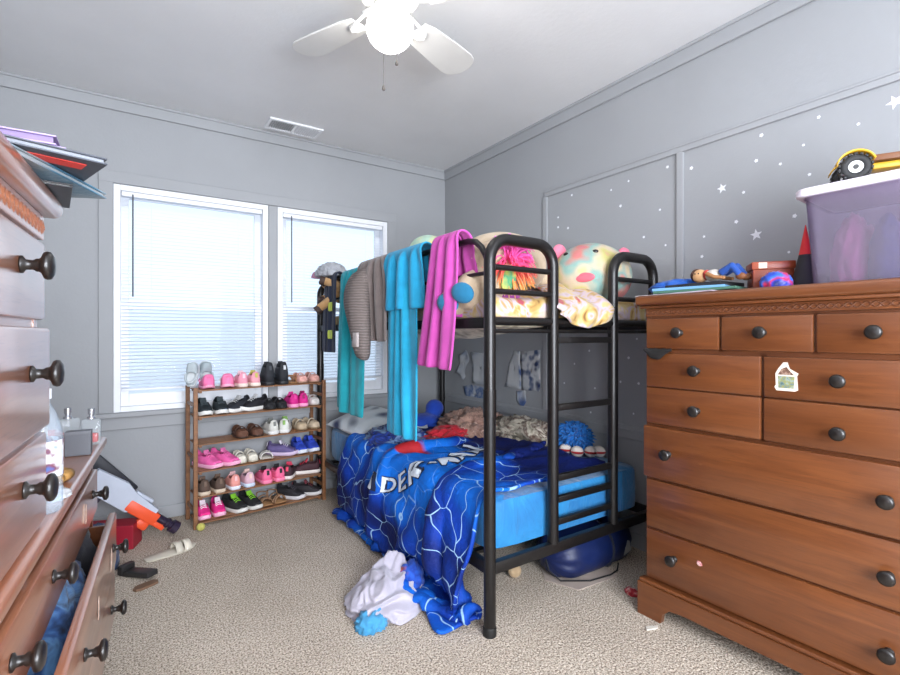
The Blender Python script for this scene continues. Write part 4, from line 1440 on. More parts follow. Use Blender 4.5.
def shoe(name, label, cat, kind, up, so, ac, L=.19, Wd=.072, H_=.085, group=None):
    """toe towards +y, heel towards -y, sole on z = 0, centred on the origin"""
    t = thing(name, label, cat, (0, 0, 0), (0, 0, 0), group)
    m_up = plain(up, .75, 0, .12, 320, .25); m_so = plain(so, .6, 0, .06); m_ac = plain(ac, .7, 0, .08)
    N = 15
    th = .022 if kind in ('sneaker', 'hightop') else (.016 if kind == 'clog' else .009)
    def wid(s):      # half width along 0 heel .. 1 toe
        return Wd / 2 * (.78 + .22 * math.sin(math.pi * min(1, max(0, (s - .05) / .95)) ** 1.15)) * (1 - max(0, (s - .80) / .20) ** 2.2 * .55) * (1 - max(0, (.12 - s) / .12) ** 2 * .35)
    out = []
    for k in range(N + 1):
        s = k / N
        out.append((wid(s), (s - .5) * L))
    end_r = wid(1)
    pts = [(x, y) for x, y in out] + [(-x, y) for x, y in reversed(out)]
    b = MB()
    rings = []
    for (z, e) in ((0, .93), (th * .25, 1.02), (th * .8, 1.03), (th, .97)):
        ring = []
        for (x, y) in pts:
            rise = max(0, (y / L + .5 - .75) / .25) ** 2 * .010 * (1 if kind != 'flat' else .3)
            ring.append((x * e, y * (1 + (e - 1) * .4), z + rise))
        rings.append(ring)
    b.loft(rings)
    b.build('sole', m_so, t, True, 50)
    def topz(s):
        if kind == 'hightop':
            return H_ * (1.30 if s < .42 else (1.30 - .75 * min(1, (s - .42) / .22)) if s < .64 else .55 - .22 * (s - .64) / .36)
        if kind == 'sneaker':
            return H_ * ((.92 - .10 * math.sin(math.pi * s / .5)) if s < .42 else (.88 - .36 * min(1, (s - .42) / .30)) if s < .72 else .52 - .20 * (s - .72) / .28)
        if kind == 'flat':
            return H_ * ((.62 - .18 * math.sin(math.pi * s / .8)) if s < .70 else .52 - .16 * (s - .70) / .3)
        if kind == 'clog':
            return H_ * ((.45) if s < .45 else .45 + .42 * math.sin(math.pi * min(1, (s - .45) / .55) * .75) if s < .9 else .70)
        return H_ * .5
    if kind in ('sneaker', 'hightop', 'flat', 'clog'):
        op = {'sneaker': (.10, .56), 'hightop': (.10, .44), 'flat': (.08, .70), 'clog': (.06, .48)}[kind]
        M_ = 15
        NS = 22
        b = MB()
        vv = []
        for k in range(NS + 1):
            s = k / NS
            w = wid(s) * .96; h = topz(s); y = (s - .5) * L * .97
            row = []
            for j in range(M_):
                a = math.pi * j / (M_ - 1)
                x = w * math.copysign(abs(math.cos(a)) ** .62, math.cos(a))
                tp = .62 if kind in ('sneaker', 'hightop') and s < .6 else 1
                zz = th * .6 + (h - th * .6) * abs(math.sin(a)) ** .55
                x *= 1 - .22 * (abs(math.sin(a)) ** 2) * (1 if tp < 1 else 0)
                yy = y + (.012 * abs(math.sin(a)) if s < .05 else 0) - (.016 * abs(math.sin(a)) if s > .95 else 0)
                row.append(b.bm.verts.new((x, yy, zz)))
            vv.append(row)
        for k in range(NS):
            s = (k + .5) / NS
            for j in range(M_ - 1):
                mid = abs(j + .5 - (M_ - 1) / 2)
                lim = 4.4 if kind != 'flat' else 4.8
                if op[0] < s < op[1] and mid < lim * min(1, (s - op[0]) / .04 + .5) * min(1, (op[1] - s) / .10 + .35):
                    continue
                b.bm.faces.new((vv[k][j], vv[k + 1][j], vv[k + 1][j + 1], vv[k][j + 1]))
        b.bm.faces.new([v for v in vv[0]]); b.bm.faces.new([v for v in reversed(vv[-1])])
        b.build('upper', m_up, t, True, 180, 0, .0035, -1)
        if kind == 'clog':
            b = MB(); b.tube([(wid(.4) * math.cos(a) * 1.02, (-.02 - .36 * math.sin(a)) * L * 1.15, H_ * .42 + .012 * math.sin(a)) for a in [math.pi * q / 14 for q in range(15)]], .0055, 8)
            b.build('heel_strap', m_ac, t)
        elif kind in ('sneaker', 'hightop'):
            b = MB()
            n0 = 5 if kind == 'hightop' else 4
            for q in range(n0):
                s = .48 + q * (.055 if kind == 'sneaker' else .06)
                w = wid(s) * .46; z = topz(s) + .003
                b.tube([(-w, (s - .5) * L, z - .007), (-w * .4, (s - .5) * L, z), (w * .4, (s - .49) * L, z), (w, (s - .49) * L, z - .007)], .0026, 6)
            b.build('laces', m_ac, t)
            b = MB(); z = topz(.44)
            b.box(-wid(.45) * .42, wid(.45) * .42, -.005, .005, -.018, .010, .004, TR(0, (.43 - .5) * L, z + .002) @ RX(24 if kind == 'sneaker' else 6))
            b.build('tongue', m_ac if kind == 'sneaker' else m_up, t)
            b = MB()
            b.box(-.008, .008, -.002, .002, -.016, .012, .002, TR(0, -L * .487, topz(.03) * .78) @ RX(-10))
            b.build('heel_tab', m_ac, t)
        else:
            b = MB(); b.tube([(wid(.55) * .9 * math.cos(a), .04 * L, .012 + H_ * .50 * math.sin(a)) for a in [math.pi * q / 10 for q in range(11)]], .004, 6)
            b.build('strap', m_ac, t)
    else:   # sandal / slide
        b = MB()
        for s0 in ((.62, .80) if kind == 'slide' else (.66, .76, .38)):
            w = wid(s0)
            n = 10
            P = np.array([[(w * 1.02 * math.cos(math.pi * q / n), (s0 - .5) * L + d, th * .6 + H_ * .42 * math.sin(math.pi * q / n)) for d in ((-.016, 0, .016) if kind == 'slide' else (-.006, 0, .006))] for q in range(n + 1)])
            b.grid(P)
        b.build('straps', m_up, t, True, 180, 0, .004)
        if kind == 'sandal':
            b = MB(); b.tube([(wid(.12) * math.cos(a) * .95, -.26 * L - .18 * L * math.sin(a), H_ * .55) for a in [math.pi * q / 12 for q in range(13)]], .004, 6)
            b.tube([(wid(.3) * .95, -.2 * L, th), (wid(.12) * .95, -.26 * L, H_ * .55)], .0035, 6); b.tube([(-wid(.3) * .95, -.2 * L, th), (-wid(.12) * .95, -.26 * L, H_ * .55)], .0035, 6)
            b.build('ankle_strap', m_ac, t)
    return t

cR, sR = math.cos(R(6)), math.sin(R(6))
def rack_point(x, y): return (.312 + x * cR - y * sR, 3.067 + x * sR + y * cR)
def put(t, x, y, z, rz, rx=0, ry=0):
    p = rack_point(x, y)
    t.location = (p[0], p[1], z)
    t.rotation_euler = (R(rx), R(ry), R(6 + rz))
TIER = ('top', 'second', 'third', 'fourth', 'fifth', 'bottom')
PK, HP, MG = (226, 112, 160), (236, 70, 140), (206, 30, 130)
BK, WHT, NAVY, BR, TN, GR = (28, 28, 32), (222, 220, 216), (34, 40, 60), (92, 62, 46), (168, 124, 88), (120, 134, 140)
# tier, x, kind, upper, sole, accent, length, turn, description, which of its pair
#   turn 0 = heel towards the room, 180 = toe towards the room, 90 = side on
SH = [
 (0, .080, 'clog', PK, (232, 150, 180), (224, 130, 170), .155, 180, 'pink clog standing below an upended grey clog', ''),
 (0, .195, 'clog', (232, 120, 164), (240, 170, 196), (236, 226, 222), .165, 168, 'pink clog with a white strap', 'beside the grey clogs'),
 (0, .268, 'sneaker', (226, 150, 170), (230, 210, 200), (240, 200, 210), .155, 0, 'pale pink low sneaker', 'nearer the grey clogs'),
 (0, .342, 'sneaker', (232, 160, 172), (236, 218, 206), (190, 180, 90), .155, 0, 'pale pink low sneaker', 'nearer the black boots'),
 (0, .426, 'hightop', (34, 36, 42), (40, 40, 44), (70, 72, 78), .165, 0, 'black high-top boot', 'nearer the pink sneakers'),
 (0, .515, 'hightop', (34, 36, 42), (40, 40, 44), (196, 198, 200), .165, 0, 'black high-top boot with white edging', 'nearer the sandals'),
 (0, .580, 'sandal', TN, (150, 108, 70), (160, 112, 72), .150, 0, 'tan strappy sandal', 'beside the black boots'),
 (0, .650, 'flat', (214, 160, 150), (190, 150, 130), (206, 150, 140), .150, 180, 'dusty pink flat shoe', 'nearer the tan sandal'),
 (0, .735, 'flat', (210, 156, 146), (190, 150, 130), (214, 170, 160), .150, 180, 'dusty pink flat shoe', 'nearer the bunk bed'),
 (1, .064, 'sneaker', (30, 38, 42), WHT, (60, 70, 74), .180, 180, 'black sneaker with white sole', 'at the window end'),
 (1, .156, 'sneaker', (30, 38, 42), WHT, (60, 70, 74), .180, 176, 'black sneaker with white sole', 'second from window end'),
 (1, .252, 'sneaker', (38, 40, 48), (226, 224, 220), (190, 190, 190), .185, 122, 'black and white runner turned sideways', 'nearer the black sneakers'),
 (1, .352, 'sneaker', (30, 30, 36), (226, 224, 220), (214, 214, 214), .185, 112, 'black and white runner turned sideways', 'nearer the black flats'),
 (1, .440, 'flat', (24, 24, 28), (30, 30, 32), (30, 30, 34), .160, 180, 'plain black flat shoe', 'nearer the black runners'),
 (1, .510, 'flat', (22, 22, 26), (30, 30, 32), (30, 30, 34), .160, 180, 'plain black flat shoe', 'nearer the magenta sneakers'),
 (1, .584, 'sneaker', MG, (236, 150, 190), (226, 60, 150), .165, 0, 'magenta sneaker with pink sole', 'nearer the black flats'),
 (1, .664, 'sneaker', MG, (236, 150, 190), (150, 20, 90), .165, -14, 'magenta sneaker with pink sole', 'nearer the bunk bed'),
 (1, .735, 'flat', (206, 200, 196), (190, 180, 170), (200, 190, 186), .150, 180, 'small white flat shoe', 'beside the bunk bed'),
 (2, .270, 'flat', (96, 62, 46), (60, 42, 34), (80, 52, 40), .165, 180, 'brown leather flat shoe', 'nearer the empty rack end'),
 (2, .359, 'flat', (92, 60, 46), (60, 42, 34), (80, 52, 40), .165, 180, 'brown leather flat shoe', 'nearer the white sneakers'),
 (2, .452, 'sneaker', (210, 208, 200), WHT, (120, 122, 118), .165, 0, 'white sneaker with grey trim', 'beside the brown flats'),
 (2, .550, 'sneaker', (214, 214, 206), WHT, (130, 170, 90), .170, -24, 'white sneaker with green lining', 'in the middle of its tier'),
 (2, .648, 'flat', (178, 158, 132), (150, 128, 100), (190, 174, 150), .150, 180, 'beige flat shoe', 'nearer the white sneakers'),
 (2, .728, 'flat', (186, 168, 144), (150, 128, 100), (200, 186, 164), .150, 190, 'beige flat shoe', 'nearer the bunk bed'),
 (3, .088, 'sneaker', (228, 96, 162), (238, 170, 200), (232, 120, 176), .205, 205, 'large bright pink sneaker', 'at the window end'),
 (3, .182, 'sneaker', (228, 96, 162), (238, 170, 200), (232, 120, 176), .205, 208, 'large bright pink sneaker', 'nearer the cream flats'),
 (3, .266, 'flat', (210, 204, 190), (190, 180, 160), (220, 214, 200), .140, 180, 'cream canvas flat shoe', 'nearer the pink sneakers'),
 (3, .334, 'flat', (210, 204, 190), (190, 180, 160), (220, 214, 200), .140, 180, 'cream canvas flat shoe', 'nearer the white slide'),
 (3, .424, 'slide', (214, 210, 204), (196, 188, 178), (210, 206, 200), .165, 168, 'white open toe slide', 'beside the purple sneaker'),
 (3, .536, 'sneaker', (96, 84, 130), (200, 180, 206), (226, 220, 232), .185, 232, 'purple sneaker with white laces', 'turned sideways'),
 (3, .645, 'sneaker', (40, 66, 170), (212, 216, 226), (50, 80, 200), .165, 180, 'royal blue sneaker with white sole', 'nearer the purple sneaker'),
 (3, .728, 'sneaker', (40, 66, 170), (212, 216, 226), (50, 80, 200), .165, 180, 'royal blue sneaker with white sole', 'nearer the bunk bed'),
 (4, .055, 'sneaker', (84, 66, 56), (206, 186, 164), (110, 88, 74), .165, 0, 'dark brown shoe with pale sole', 'at the window end'),
 (4, .138, 'sneaker', (84, 66, 56), (206, 186, 164), (110, 88, 74), .165, 0, 'dark brown shoe with pale sole', 'nearer the pink sneakers'),
 (4, .222, 'sneaker', (226, 150, 140), (220, 222, 232), (230, 180, 180), .165, 0, 'salmon pink sneaker with white sole', 'nearer the brown shoes'),
 (4, .306, 'sneaker', (216, 176, 190), (200, 214, 232), (236, 200, 190), .165, 0, 'pale lilac sneaker with white sole', 'nearer the hot pink sneakers'),
 (4, .410, 'sneaker', (240, 106, 150), (244, 130, 166), (40, 36, 40), .170, 0, 'hot pink and black sneaker', 'nearer the lilac sneaker'),
 (4, .490, 'sneaker', (240, 106, 150), (244, 130, 166), (40, 36, 40), .170, 0, 'hot pink and black sneaker', 'nearer the red runners'),
 (4, .580, 'sneaker', (60, 38, 46), (220, 210, 206), (226, 70, 100), .175, -30, 'dark runner with red stripe', 'nearer the pink sneakers'),
 (4, .685, 'sneaker', (66, 36, 44), (224, 214, 208), (206, 60, 80), .180, 68, 'dark red runner lying side on', 'nearer the bunk bed'),
 (5, .060, 'sneaker', (222, 40, 130), (240, 180, 206), (244, 226, 236), .155, 180, 'magenta shoe with white strap', 'at the window end'),
 (5, .142, 'sneaker', (222, 40, 130), (240, 180, 206), (244, 226, 236), .155, 180, 'magenta shoe with white strap', 'nearer the green-laced runners'),
 (5, .238, 'sneaker', (34, 34, 36), (214, 212, 206), (136, 206, 50), .195, 200, 'black runner with green laces', 'nearer the magenta shoes'),
 (5, .330, 'sneaker', (34, 34, 36), (214, 212, 206), (136, 206, 50), .195, 196, 'black runner with green laces', 'nearer the tan sandals'),
 (5, .415, 'sandal', (150, 116, 88), (160, 120, 82), (140, 104, 76), .165, 180, 'tan buckled sandal', 'nearer the green-laced runners'),
 (5, .492, 'sandal', (150, 116, 88), (160, 120, 82), (140, 104, 76), .165, 192, 'tan buckled sandal', 'nearer the black sneakers'),
 (5, .592, 'sneaker', (38, 36, 40), (206, 202, 204), (80, 76, 84), .190, 215, 'charcoal sneaker with white sole', 'nearer the tan sandals'),
 (5, .705, 'sneaker', (40, 36, 40), (210, 206, 204), (120, 50, 60), .190, 232, 'charcoal sneaker with white sole', 'nearer the bunk bed'),
]
NAMES = {'sneaker': 'sneaker', 'hightop': 'high_top_boot', 'flat': 'flat_shoe', 'clog': 'clog', 'sandal': 'sandal', 'slide': 'slide_sandal'}
for (ti, x, kind, up, so, ac, L_, turn, desc, which) in SH:
    lab = f"{desc}, {TIER[ti]} rack tier" + (f', {which}' if which else '')
    t = shoe(NAMES[kind], lab, 'shoe', kind, up, so, ac, L_ * 1.10, min(L_ * 1.10 * .43, .082), .098 if kind != 'hightop' else .108, 'shoes on the rack')
    put(t, x, .10, TZ[ti] + .001, turn)
t = shoe('clog', 'grey clog tipped over the end of the top rack tier', 'shoe', 'clog', (172, 182, 186), (206, 210, 212), (186, 194, 198), .145, .062, .072, 'shoes on the rack')
put(t, .0, .06, .868, -28, 62, 0)
t = shoe('clog', 'grey clog standing upended behind the pink clog, top rack tier', 'shoe', 'clog', (156, 168, 172), (204, 208, 210), (176, 186, 190), .145, .066, .072, 'shoes on the rack')
put(t, .085, .16, .868, 6, 72, 0)
b = MB(); b.ell((0, 0, .022), (.023, .023, .022))
for v in b.bm.verts: v.co.x += .335; v.co.y += 3.03
tag(b.build('tennis_ball', fabric((196, 190, 96)), None), 'small yellow-green ball at the foot of the shoe rack', 'ball')

# ================================================================ ON TOP OF THE TALL CHEST
c87, s87 = math.cos(R(-87.4)), math.sin(R(-87.4))
def chest_point(x, y, z=1.2545): return (1.70 + x * c87 - y * s87, 1.16 + x * s87 + y * c87, z)
CR = -87.4
def on_chest(t, x, y, z=1.2545, rz=0):
    t.location = chest_point(x, y, z); t.rotation_euler = (0, 0, R(CR + rz)); return t
# storage tote with a lid
t = on_chest(thing('storage_tote', 'clear plastic storage tote with white lid on the tall chest', 'storage box'), .70, .20)
M_TOTE = clear((214, 206, 222), .13, .3, 'tote_plastic')
def rrect(hx, hy, r, n=6):
    out = []
    for (sx, sy, a0) in ((1, 1, 0), (-1, 1, 90), (-1, -1, 180), (1, -1, 270)):
        for k in range(n + 1):
            a = R(a0 + 90 * k / n)
            out.append((sx * (hx - r) + r * math.cos(a), sy * (hy - r) + r * math.sin(a)))
    return out
b = MB()
rings = []
for (f, z) in ((.86, .003), (.885, .006), (.93, .15), (.965, .268), (.99, .272), (.99, .282)):
    rings.append([(x, y, z) for x, y in rrect(.19 * f, .165 * f, .03)])
b.loft(rings)
b.bm.faces.ensure_lookup_table()
top = [f for f in b.bm.faces if all(v.co.z > .28 for v in f.verts)]
bmesh.ops.delete(b.bm, geom=top, context='FACES_ONLY')
b.build('tub', M_TOTE, t, True, 40, 0, .0025)
b = MB()
rings = []
for (f, z) in ((1.07, .276), (1.09, .280), (1.09, .296), (1.07, .301), (.96, .301), (.94, .296), (.3, .296)):
    rings.append([(x, y, z) for x, y in rrect(.19 * f, .165 * f, .035)])
b.loft(rings)
b.build('lid', plain((222, 214, 226), .35, var=.02), t)
for (nm, lab, c, x, y, z, rad, sd) in (('folded_cloth', 'pink folded cloth inside the clear storage tote', (206, 120, 150), -.095, .01, .012, (.055, .10, .17), 2), ('toy_bag', 'dark blue bundle inside the clear storage tote', (40, 64, 116), -.005, -.045, .012, (.042, .06, .15), 5), ('grey_cloth', 'grey cloth bundle inside the tote, behind the blue one', (96, 98, 130), .07, .07, .012, (.07, .05, .10), 7)):
    o = crumple(nm, fabric(c), None, (0, 0, 0), rad, sd, .25, 0, .2, 2.0, 4)
    tag(o, lab, 'cloth')
    q = chest_point(.70 + x, .20 + y, 1.2545 + z); o.location = q; o.rotation_euler = (0, 0, R(CR))
# yellow toy truck on the lid
t = on_chest(thing('toy_truck', 'yellow toy truck with black wheels on the storage tote lid', 'toy truck'), .685, .145, 1.2545 + .3015, 24)
M_YEL = plain((206, 160, 40), .4, var=.05)
M_TIRE = plain((34, 34, 36), .7, 0, .1, 90, .5)
b = MB()
b.box(-.10, .16, -.028, .028, .036, .056, .006); b.box(.10, .17, -.045, .045, .056, .095, .010); b.box(.11, .165, -.040, .040, .095, .125, .012)
b.build('truck_body', M_YEL, t)
b = MB(); b.box(-.035, .095, -.045, .045, .056, .075, .004); b.build('truck_bed', plain((110, 66, 34), .5), t)
for (x, y) in ((-.075, -.058), (-.075, .058), (.115, -.058), (.115, .058)):
    b = MB()
    b.tube([(x + .027 * math.cos(a), y, .040 + .027 * math.sin(a)) for a in [2 * math.pi * k / 26 for k in range(26)]], .0128, 10, closed=True)
    for k in range(18):
        b.box(-.004, .004, -.012, .012, .036, .041, 0, TR(x, y, .040) @ RY(k * 20))
    w = b.build('wheel', M_TIRE, t)
    b = MB(); b.lathe([(0, -.008), (.018, -.010), (.018, .010), (0, .008)], 18, TR(x, y, .040) @ RX(90)); h = b.build('hub', plain((206, 206, 206), .4), w)
    b = MB(); b.lathe([(0, -.0115), (.007, -.0115), (.007, .0115), (0, .0115)], 12, TR(x, y, .040) @ RX(90)); b.build('axle_cap', plain((40, 40, 42), .4), h)
    b = MB()
    P = np.array([[(x + (.046) * math.cos(R(a)), y + yy, .042 + .046 * math.sin(R(a))) for yy in (-.018, 0, .018)] for a in range(20, 165, 12)])
    b.grid(P); b.build('mudguard', M_YEL, t, True, 180, 0, .004)
# cone, ball, red box, doll, papers
t = on_chest(thing('party_cone', 'tall black cone with a red tip leaning by the storage tote', 'cone'), .482, .17)
b = MB(); b.lathe([(0, 0), (.042, 0), (.043, .004), (.019, .115), (0, .115)], 28); b.build('cone_base', plain((34, 34, 38), .7), t)
b = MB(); b.lathe([(.0, .115), (.0192, .115), (.001, .215), (0, .215)], 28); b.build('cone_tip', plain((206, 34, 36), .6), t)
o = crumple('printed_pouch', patches('pouch_print', [(20, 30, 84), (28, 70, 200), (40, 110, 220), (196, 30, 70), (30, 60, 190), (20, 26, 60)], 17, .45, 100, 1.5), None, (0, 0, 0), (.045, .035, .042), 3, .22, 0, .35, 2.0, 4)
tag(o, 'shiny blue and red printed pouch in front of the red box', 'pouch'); o.location = chest_point(.425, .085); o.rotation_euler = (0, 0, R(CR))
t = on_chest(thing('wooden_box', 'reddish brown wooden box with a pale label on the tall chest', 'box'), .365, .20, 1.2545, 32)
b = MB(); b.box(-.062, .062, -.05, .05, 0, .078, .003); b.build('box_body', plain((132, 54, 28), .4, var=.12), t)
b = MB(); b.box(-.066, .066, -.054, .054, .076, .104, .004); b.build('box_lid', plain((146, 62, 32), .4, var=.12), t)
b = MB(); b.box(-.045, -.020, -.0552, -.054, .080, .100); b.build('box_label', plain((214, 206, 188), .6), t, smooth=False)
t = on_chest(thing('brown_tray', 'flat dark red tray lying beside the wooden box', 'tray'), .45, .285, 1.2545, -8)
b = MB(); b.box(-.05, .05, -.03, .03, 0, .045, .004); b.box(-.054, .054, -.034, .034, .045, .055, .003); b.build('tray_body', plain((104, 40, 26), .5), t)
# paper stack: every sheet or folder of its own
PAP = [('paper_sheet', 'lowest white paper sheet of the stack on the tall chest', (206, 200, 204), .070, .115, .26, .19, 3, .004, 0),
       ('paper_folder', 'pale lilac folder second lowest in the paper stack', (190, 176, 190), .130, .13, .24, .18, -5, .004, .0045),
       ('green_folder', 'green folder near the middle of the paper stack', (70, 110, 92), .155, .14, .30, .19, 4, .010, .0090),
       ('blue_folder', 'pale blue folder above the green one in the paper stack', (110, 160, 200), .120, .15, .26, .19, 10, .010, .0195),
       ('black_folder', 'black folder on top of the paper stack under the doll', (34, 34, 38), .145, .17, .22, .17, -4, .014, .0300)]
for (nm, lab, c, x, y, w, d, rz, th, z) in PAP:
    b = MB(); b.box(-w / 2, w / 2, -d / 2, d / 2, 0, th, .001)
    o = tag(b.build(nm, plain(c, .7, var=.04), None, smooth=False), lab, 'paper')
    on_chest(o, x, y, 1.2545 + z, rz)
o = crumple('blue_cloth', fabric((34, 96, 190)), None, (0, 0, 0), (.10, .075, .038), 6, .45, 0, .2, 2.0, 4)
tag(o, 'crumpled blue cloth at the bed end of the tall chest top', 'cloth'); o.location = chest_point(.03, .20, 1.2545 + .027); o.rotation_euler = (0, 0, R(CR + 20))
t = on_chest(thing('toy_figure', 'wooden-looking toy figure in blue lying on the paper stack', 'toy figure'), .215, .14, 1.2545 + .0445, -4)
M_SKIN = plain((206, 158, 112), .5, var=.05)
b = MB(); b.ell((-.072, 0, .030), (.030, .024, .026)); b.ell((-.100, 0, .030), (.006, .006, .006), u=8, v=6); b.build('head', M_SKIN, t, True, 180)
b = MB(); b.ell((-.088, .006, .034), (.022, .026, .026)); b.build('hair', plain((70, 40, 26), .8), t)
b = MB(); b.ell((-.018, 0, .028), (.034, .026, .022)); b.build('shirt', fabric((214, 206, 196)), t)
b = MB(); b.ell((-.044, 0, .032), (.012, .022, .020)); b.build('scarf', fabric((190, 60, 50)), t)
for s in (-1, 1):
    b = MB(); limb(b, (.015, s * .012, .032), (.058, s * .018, .055), .015, .012); limb(b, (.058, s * .018, .055), (.085, s * .02, .020), .012, .011); b.build('trouser_leg', fabric((30, 76, 160)), t, True, 180, 0, 0, 0, .004)
    b = MB(); b.ell((.090, s * .02, .013), (.018, .010, .013)); b.build('boot', plain((120, 72, 40), .6), t)
    b = MB(); limb(b, (-.03, s * .03, .034), (.0, s * .034, .018), .009, .008); limb(b, (.0, s * .034, .018), (.035, s * .03, .012), .008, .007); b.build('arm', plain((150, 104, 64), .6), t, True, 180, 0, 0, 0, .003)
for s in (-1, 1):
    b = MB(); b.ell((-.072 + .007 * s, -.0225, .038), (.003, .002, .003), u=8, v=6); b.build('eye', plain((20, 16, 14), .3), t)
# dark cloth caught in the drawer gap
b = MB()
P = np.array([[(.0 + .115 * a, -.006 - .008 * math.sin(math.pi * c), 1.048 - (.034 * math.sin(math.pi * min(1, a * 1.15)) + .010) * c + .002 * math.sin(a * 20)) for c in np.linspace(0, 1, 6)] for a in np.linspace(0, 1, 14)])
b.grid(P)
o = tag(b.build('dark_cloth', plain((22, 20, 20), .95), None, True, 180, 1, .004), 'dark cloth tip caught above the upper left drawer', 'cloth')
o.location = (1.70, 1.16, 0); o.rotation_euler = (0, 0, R(CR))

# ================================================================ PAPER SCRAPS ON THE WALL UNDER THE TOP BUNK
def wall_paper(name, lab, poly, mat, curl=.02):
    b = MB()
    c = (sum(p[0] for p in poly) / len(poly), sum(p[1] for p in poly) / len(poly))
    rings = []
    for f in (1.0, .75, .5, .25, .02):
        ring = []
        n = len(poly)
        for k in range(n):
            for q in range(4):
                y = poly[k][0] + (poly[(k + 1) % n][0] - poly[k][0]) * q / 4; z = poly[k][1] + (poly[(k + 1) % n][1] - poly[k][1]) * q / 4
                y = c[0] + (y - c[0]) * f; z = c[1] + (z - c[1]) * f
                ring.append((XR - .003 - curl * abs(mnoise.noise(Vector((y * 9, z * 9, 2.2)))), y, z))
        rings.append(ring)
    b.loft(rings, True, False)
    return tag(b.build(name, mat, None, True, 180, 0, .0012), lab, 'paper', 'torn papers on the wall')
M_PAPER = patches('stained_paper', [(206, 210, 214), (214, 216, 218), (198, 204, 212), (70, 96, 150)], 6, .8, 100, 1.2)
wall_paper('torn_paper', 'narrow torn white paper on the wall nearest the room corner', [(3.17, .80), (3.12, .94), (3.05, .985), (2.99, .93), (3.04, .86), (3.07, .75)], M_PAPER, .05)
wall_paper('torn_paper', 'square torn white paper on the wall right of the narrow one', [(2.98, .97), (2.76, .965), (2.77, .735), (2.955, .735)], M_PAPER)
wall_paper('torn_paper', 'low torn scrap with a blue stain under the two torn papers', [(3.08, .70), (3.0, .72), (2.80, .715), (2.79, .60), (2.88, .575), (2.95, .62), (3.02, .59), (3.06, .62)], patches('blue_stain', [(206, 210, 214), (80, 110, 160), (214, 216, 218)], 12, .8, 100))
wall_paper('torn_paper', 'white paper with blue blot left of the grey batten, half torn', [(2.58, .74), (2.54, .90), (2.49, .995), (2.425, .99), (2.42, .735)], patches('blot_a', [(210, 213, 216), (216, 218, 220), (206, 210, 214), (60, 92, 150)], 11, .8, 100))
wall_paper('torn_paper', 'white paper with dark blue drawing touching the grey batten', [(2.418, .99), (2.24, 1.005), (2.235, .74), (2.416, .735)], patches('blot_b', [(40, 56, 100), (204, 208, 212), (212, 214, 218), (70, 90, 130)], 13, .8, 100))
wall_paper('torn_paper', 'small white scrap hanging under the blotted papers', [(2.47, .72), (2.375, .735), (2.37, .66), (2.41, .61), (2.46, .65)], M_PAPER)

# ================================================================ ON THE LOW DRESSER
t = thing('water_bottle', 'clear plastic water bottle standing against the three-drawer chest', 'bottle', (-.133, 1.135, .7805))
M_BOT = clear((232, 240, 248), .22, .05, 'bottle_plastic')
b = MB(); b.lathe([(0, .0), (.028, 0), (.032, .006), (.032, .05), (.030, .055), (.032, .06), (.032, .135), (.030, .15), (.022, .178), (.0135, .195), (.0135, .205), (0, .205)], 26); b.build('bottle_body', M_BOT, t)
b = MB(); b.lathe([(0, .204), (.0155, .204), (.0155, .222), (0, .222)], 22); b.build('cap', plain((230, 232, 236), .4), t)
b = MB(); rings = [[(.0326 * math.cos(2 * math.pi * k / 26), .0326 * math.sin(2 * math.pi * k / 26), z) for k in range(26)] for z in (.065, .13)]; b.loft(rings, True, False)
b.build('paper_band', patches('bottle_band', [(36, 84, 170), (206, 214, 226), (226, 230, 236), (120, 60, 80), (70, 110, 180)], 40, .5, 100), t, True, 180)
def perfume(name, lab, loc, w, d, h, liquid, rz=0):
    t = thing(name, lab, 'perfume bottle', loc, (0, 0, R(rz)))
    b = MB(); b.box(-w / 2, w / 2, -d / 2, d / 2, 0, h, .006); b.build('flask', clear((240, 244, 246), .14, .04, 'perfume_glass'), t)
    b = MB(); b.box(-w / 2 + .006, w / 2 - .006, -d / 2 + .006, d / 2 - .006, .007, h * .45, .004); b.build('liquid', liquid, t)
    b = MB(); b.lathe([(0, h), (.010, h), (.010, h + .006), (.006, h + .008), (.006, h + .014), (.0085, h + .015), (.0085, h + .030), (0, h + .030)], 16); b.build('spray_cap', plain((190, 192, 198), .25, .8), t)
    return t
perfume('perfume_bottle', 'clear square perfume bottle with silver cap behind the grey box', (-.145, 1.74, .7805), .055, .032, .082, clear((236, 214, 206), .4, .05, 'pale_liquid'), 12)
perfume('perfume_bottle', 'red tinted perfume bottle beside the clear one', (-.092, 1.75, .7805), .046, .030, .075, clear((206, 30, 44), .75, .1, 'red_liquid'), -8)
t = thing('grey_box', 'small upright dark grey carton on the low dresser', 'box', (-.112, 1.62, .7805), (0, 0, R(-4)))
b = MB(); b.box(-.028, .028, -.016, .016, 0, .064, .0015); b.build('carton', plain((84, 86, 92), .6, var=.03), t, smooth=False)
b = MB(); b.box(-.0285, .0285, -.0165, .0165, .056, .0645, .0015); b.build('flap', plain((96, 98, 104), .6), t, smooth=False)
t = thing('cream_jar', 'cream coloured jar between the water bottle and the perfume', 'jar', (-.205, 1.63, .7805))
b = MB(); b.lathe([(0, 0), (.030, 0), (.033, .01), (.033, .05), (.028, .058), (0, .058)], 24); b.build('jar_body', plain((222, 214, 200), .35), t)
b = MB(); b.lathe([(0, .058), (.028, .058), (.028, .078), (0, .078)], 24); b.build('jar_lid', plain((200, 188, 172), .4), t)
t = thing('gold_trinket', 'gold coloured ring-shaped trinket lying on the low dresser beside the water bottle', 'trinket', (-.135, 1.34, .7805))
